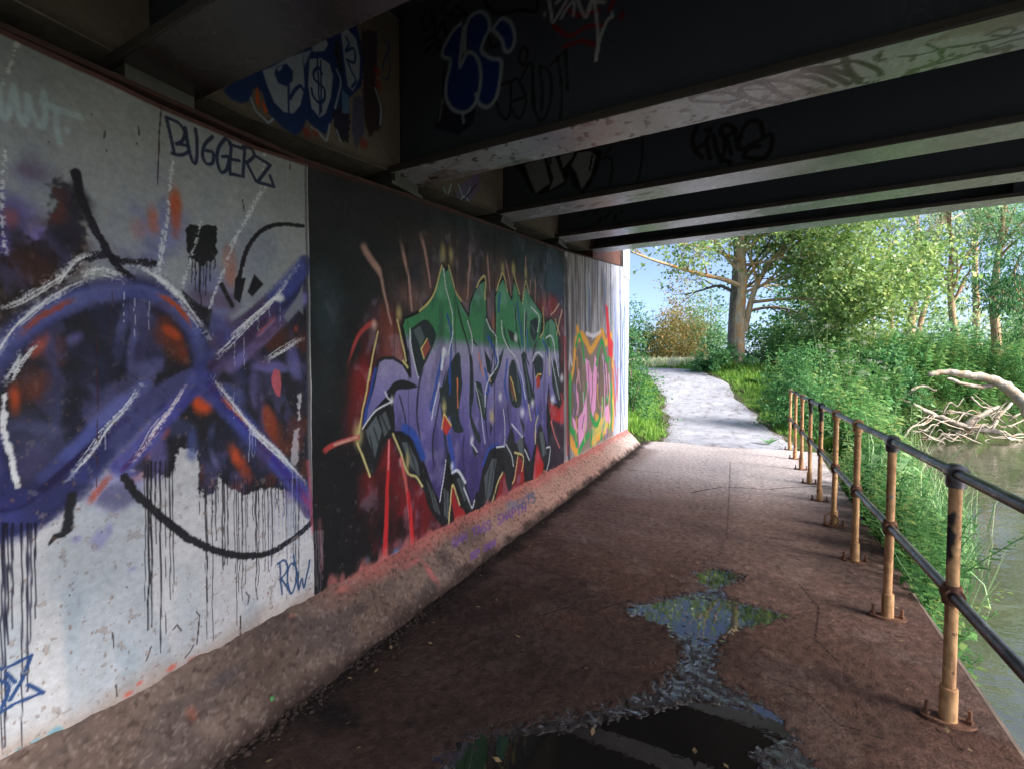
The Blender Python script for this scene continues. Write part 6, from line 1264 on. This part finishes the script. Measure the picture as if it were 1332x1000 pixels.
# far undergrowth beyond the bend
P = region(2600, 1.0, 14, 14, 30, lambda x, y: (x > pcf(y) + 2.2) & (x < bxf(y) - .3) & (vnoise(x, y, 3) > .3), 77)
o = leaf_obj('undergrowth', scatter(PROT, P, .9 + .8 * fbm(P[:, 0], P[:, 1], .7, 3, 9), 78), m_leaf['nettle']); tag(o, 'mixed green undergrowth beneath the trees on the far side of the bank', 'undergrowth', kind='stuff')
P = region(5200, 2.6, 10.5, 14.5, 24, lambda x, y: (x < bxf(y) - .1) & (x > bxf(y) - 3.4) & (x > pcf(y) + 2.2), 91)
o = leaf_obj('shore_herbs', scatter(PROT, P, .28 + .5 * np.clip((bxf(P[:, 1]) - P[:, 0]) / 3, 0, 1), 92, .3), m_leaf['nettle']); tag(o, 'low green herbs covering the far shore above the driftwood', 'ground cover', kind='stuff')
# grass
GP = [blade_proto(i) for i in range(6)]
P = region(13000, -5.5, 3.2, 9.7, 26, lambda x, y: (np.abs(x - pcf(y)) > 1.13 + .36 * (vnoise(y * 2.3, x * 0, 6) - .2)) & (x < bxf(y) - .2) & (np.abs(x - pcf(y)) < 3.6) & ~((y < 9.75) | ((x > pcf(y)) & (y < 11.6) & (x < 1.9))), 79)
dd = np.abs(P[:, 0] - pcf(P[:, 1])) - 1.3
o = leaf_obj('verge_grass', scatter(GP, P, .13 + .22 * np.clip(dd, 0, 1.2), 80), m_leaf['grass']); tag(o, 'bright green grass along both verges of the climbing path', 'grass', kind='stuff')
P = region(2600, -12, -1, 22, 33, lambda x, y: (x > pcf(y) + 1.4) | (x < pcf(y) - 1.4), 81)
o = leaf_obj('meadow_grass', scatter(GP, P, np.full(len(P), .55), 82), m_leaf['drygrass']); tag(o, 'pale tall meadow grass beyond the crest of the path', 'grass', kind='stuff')
P = region(110, -12, -1, 21.5, 24, lambda x, y: np.abs(x - pcf(y)) > 1.3, 83)
# tall reed grass by the water
P = region(420, 1.8, 3.4, 5.8, 9.6, lambda x, y: (x > bxf(y) - .55) & (x < bxf(y) + .12), 84)
o = leaf_obj('reed_grass', scatter([blade_proto(20 + i, 8, 1.0, .009, .55) for i in range(5)], P, np.full(len(P), .75), 85), m_leaf['willow']); tag(o, 'tall arching reed grass at the edge of the water', 'grass', kind='stuff')
# ---- single plants one can pick out
def flower_mesh(name, axis, pts, size, seed, mat, parent):
    """florets carried on short rays that all join one axis"""
    r = np.random.RandomState(seed); n = len(axis); V = [a + (-.002, 0, 0) for a in axis] + [a + (.002, 0, 0) for a in axis]; F = [[i, n + i, n + i + 1, i + 1] for i in range(n - 1)]; R = [.5] * (2 * n)
    for p in pts:
        i = int(np.argmin([np.linalg.norm(p - a) for a in axis])); b = len(V); s_ = size * r.uniform(.6, 1.3); d = r.normal(0, 1, 3); d[2] *= .4; d /= np.linalg.norm(d); w = np.cross(d, (0, 0, 1)) * s_ * .5
        V += [p + w, p + d * s_, p - w, p - d * s_]; F += [[b, b + 1, b + 2, b + 3], [i, n + i, b]]; R += [r.rand()] * 4
    mesh_np(name, np.array(V), F, mat, parent, attrs={'rnd': ('FLOAT', np.array(R))})
def cow_parsley(x, y, depth, s, seed, label):
    p = at(x, y, depth); r = np.random.RandomState(seed); gz = float(ground_z(p[0], p[1])); root = thing('flowering_plant', label, 'plant', (p[0], p[1], gz), 'white-flowered plants above the nettles')
    tubes = []; H = []; base = np.array([p[0], p[1], gz])
    for k in range(7):
        q = p + r.normal(0, 1, 3) * np.array([.28, .28, .2]) * s; tubes.append(([base, base + (q - base) * .6 + r.normal(0, .03, 3), q], [.012, .008, .004], 5)); H.append(q)
    tubes_obj('stem', tubes, m_stem, root)
    for q in H:
        e = r.normal(0, .055 * s, (40, 2)); pts = q + np.c_[e, .03 - 3.0 * (e ** 2).sum(1) + r.normal(0, .01, 40)]
        flower_mesh('flower_head', [q - (0, 0, .05), q - (0, 0, .04)], pts, .014 * s, seed, m_leaf['white'], root)
cow_parsley(1082, 440, 12.5, 1.5, 1, 'tall white-flowered plant in front of the yellow-green tree'); cow_parsley(1135, 478, 12, 1.3, 2, 'white-flowered plant left of the dark elder shrub'); cow_parsley(1098, 470, 12.4, 1.2, 3, 'white-flowered plant lowest of the group above the nettles')
def loosestrife(x, y, depth, seed, label):
    p = at(x, y, depth); r = np.random.RandomState(seed); gz = float(ground_z(p[0], p[1])); root = thing('flower_spike', label, 'flower', (p[0], p[1], gz), 'pink flower spikes by the handrail')
    tubes_obj('stem', [([np.array([p[0], p[1], gz]), p + (0, 0, .12)], [.007, .004], 5)], m_stem, root)
    pts = p + np.c_[r.normal(0, .018, (70, 2)), r.uniform(-.10, .13, 70)]; flower_mesh('petals', [p + (0, 0, z) for z in np.linspace(-.1, .13, 8)], pts, .016, seed, m_leaf['pink'], root)
loosestrife(1147, 664, 5.2, 1, 'pink flower spike behind the third handrail post'); loosestrife(1214, 696, 5.4, 2, 'pink flower spike low in the herbs near the water')
def dock(x, y, seed, label, s=.22):
    p = None
    for dpt in np.linspace(9, 22, 300):
        q = at(x, y, dpt)
        if q[2] <= ground_z(q[0], q[1]) + .06: p = q; break
    if p is None: return
    r = np.random.RandomState(seed); V = []; F = []; b = 0; Rn = []; root = thing('dock_plant', label, 'plant', tuple(p), 'broad-leaved dock plants on the verges')
    for k in range(11):
        a = r.uniform(0, 6.28); L = s * r.uniform(.7, 1.4); d = np.array([math.cos(a), math.sin(a), .7]); w = np.array([-math.sin(a), math.cos(a), 0]) * L * .28; p0 = np.array([0, 0, .05])
        pts = [p0 - w * .2, p0 + w * .2, p0 + d * L * .5 + w, p0 + d * L * .5 - w, p0 + d * L * np.array([1, 1, .8]) + w * .3, p0 + d * L * np.array([1, 1, .8]) - w * .3]
        V += [q + p for q in pts]; F += [[b, b + 1, b + 2, b + 3], [b + 3, b + 2, b + 4, b + 5]]; b += 6; Rn += [r.uniform(.4, .9)] * 6
    mesh_np('leaves', np.array(V), np.array(F), m_leaf['willow'], root, attrs={'rnd': ('FLOAT', np.array(Rn))})
dock(848, 512, 1, 'broad pale dock plant on the left verge near the wall end'); dock(838, 530, 2, 'lower dock plant in the left verge grass'); dock(985, 500, 3, 'broad-leaved plant on the right verge of the path', .26); dock(1000, 580, 4, 'small grass tuft plant at the path edge before the handrail end', .14)
# ---- fallen logs and driftwood on the far shore
def log(label, pts, r0, r1, seed, name='driftwood_log', cat='driftwood', group='bleached driftwood on the far shore', mat=m_drift):
    r = np.random.RandomState(seed); P = catmull(np.array([at(*p) for p in pts]), 6); P = P + r.normal(0, 1, P.shape) * min(.014, r0 * .2); R = np.linspace(r0, r1, len(P)) * (1 + .07 * r.normal(0, 1, len(P))); R[0] *= .45 + .4 * (r0 > .08)
    mb = MB(); mb.tube(P, list(R), 9); o = auto_smooth(mb.build(name, mat), 50); return tag(o, label, cat, group)
log('thick bleached white trunk arching down to the water at the right edge', [(1206, 487, 14.4), (1230, 484, 14.3), (1258, 488, 14.1), (1290, 494, 13.9), (1315, 508, 13.7), (1336, 530, 13.5), (1356, 568, 13.3)], .075, .20, 1, 'fallen_trunk', 'log', None)
log('broken side limb lying along the underside of the arching white trunk', [(1232, 492, 14.2), (1256, 500, 14.1), (1280, 503, 14.0), (1296, 499, 13.9)], .05, .07, 71, 'broken_limb', 'log', None)
log('long straight driftwood branch slanting down in front of the pile', [(1170, 518, 14.8), (1200, 532, 14.6), (1230, 545, 14.4), (1262, 556, 14.2), (1300, 562, 14)], .06, .09, 2)
log('short forked driftwood stick above the long slanting branch', [(1184, 508, 14.6), (1200, 502, 14.6), (1218, 508, 14.6)], .05, .03, 3)
log('curving driftwood branch sweeping round the left of the pile', [(1186, 530, 15.4), (1200, 545, 15.1), (1220, 556, 14.8), (1250, 562, 14.6)], .04, .05, 4)
log('upright driftwood root rising at the right of the pile', [(1290, 558, 14.3), (1300, 540, 14.3), (1316, 524, 14.3)], .07, .04, 5)
log('dark earthy driftwood root in the middle of the pile', [(1255, 554, 14.5), (1275, 540, 14.5), (1300, 528, 14.5)], .11, .05, 6)
r = np.random.RandomState(8)
for i in range(64):
    x = r.uniform(1185, 1335); y = 574 - r.uniform(0, 1) ** 1.5 * 50 * (1 if x > 1215 else .6); ln = r.uniform(20, 60); a = r.normal(0, .45); dpt = 14.2 + r.uniform(-.4, .9)
    log('thin bleached stick in the tangled driftwood pile at the water line', [(x - ln / 2, y - a * ln / 2, dpt), (x - ln * .15, y + r.uniform(-7, 4), dpt - .1), (x + ln * .2, y + a * ln * .2 + r.uniform(-6, 4), dpt), (x + ln / 2, y + a * ln / 2, dpt + .1)], r.uniform(.012, .034), r.uniform(.006, .016), 20 + i, 'driftwood_stick', 'driftwood', 'thin sticks in the driftwood pile')
log('pale trunk leaning from the bank under the ruddy trees', [(1228, 478, 21), (1240, 466, 21), (1256, 456, 21), (1276, 448, 21)], .16, .10, 60, 'leaning_trunk', 'log', None, m_bark)
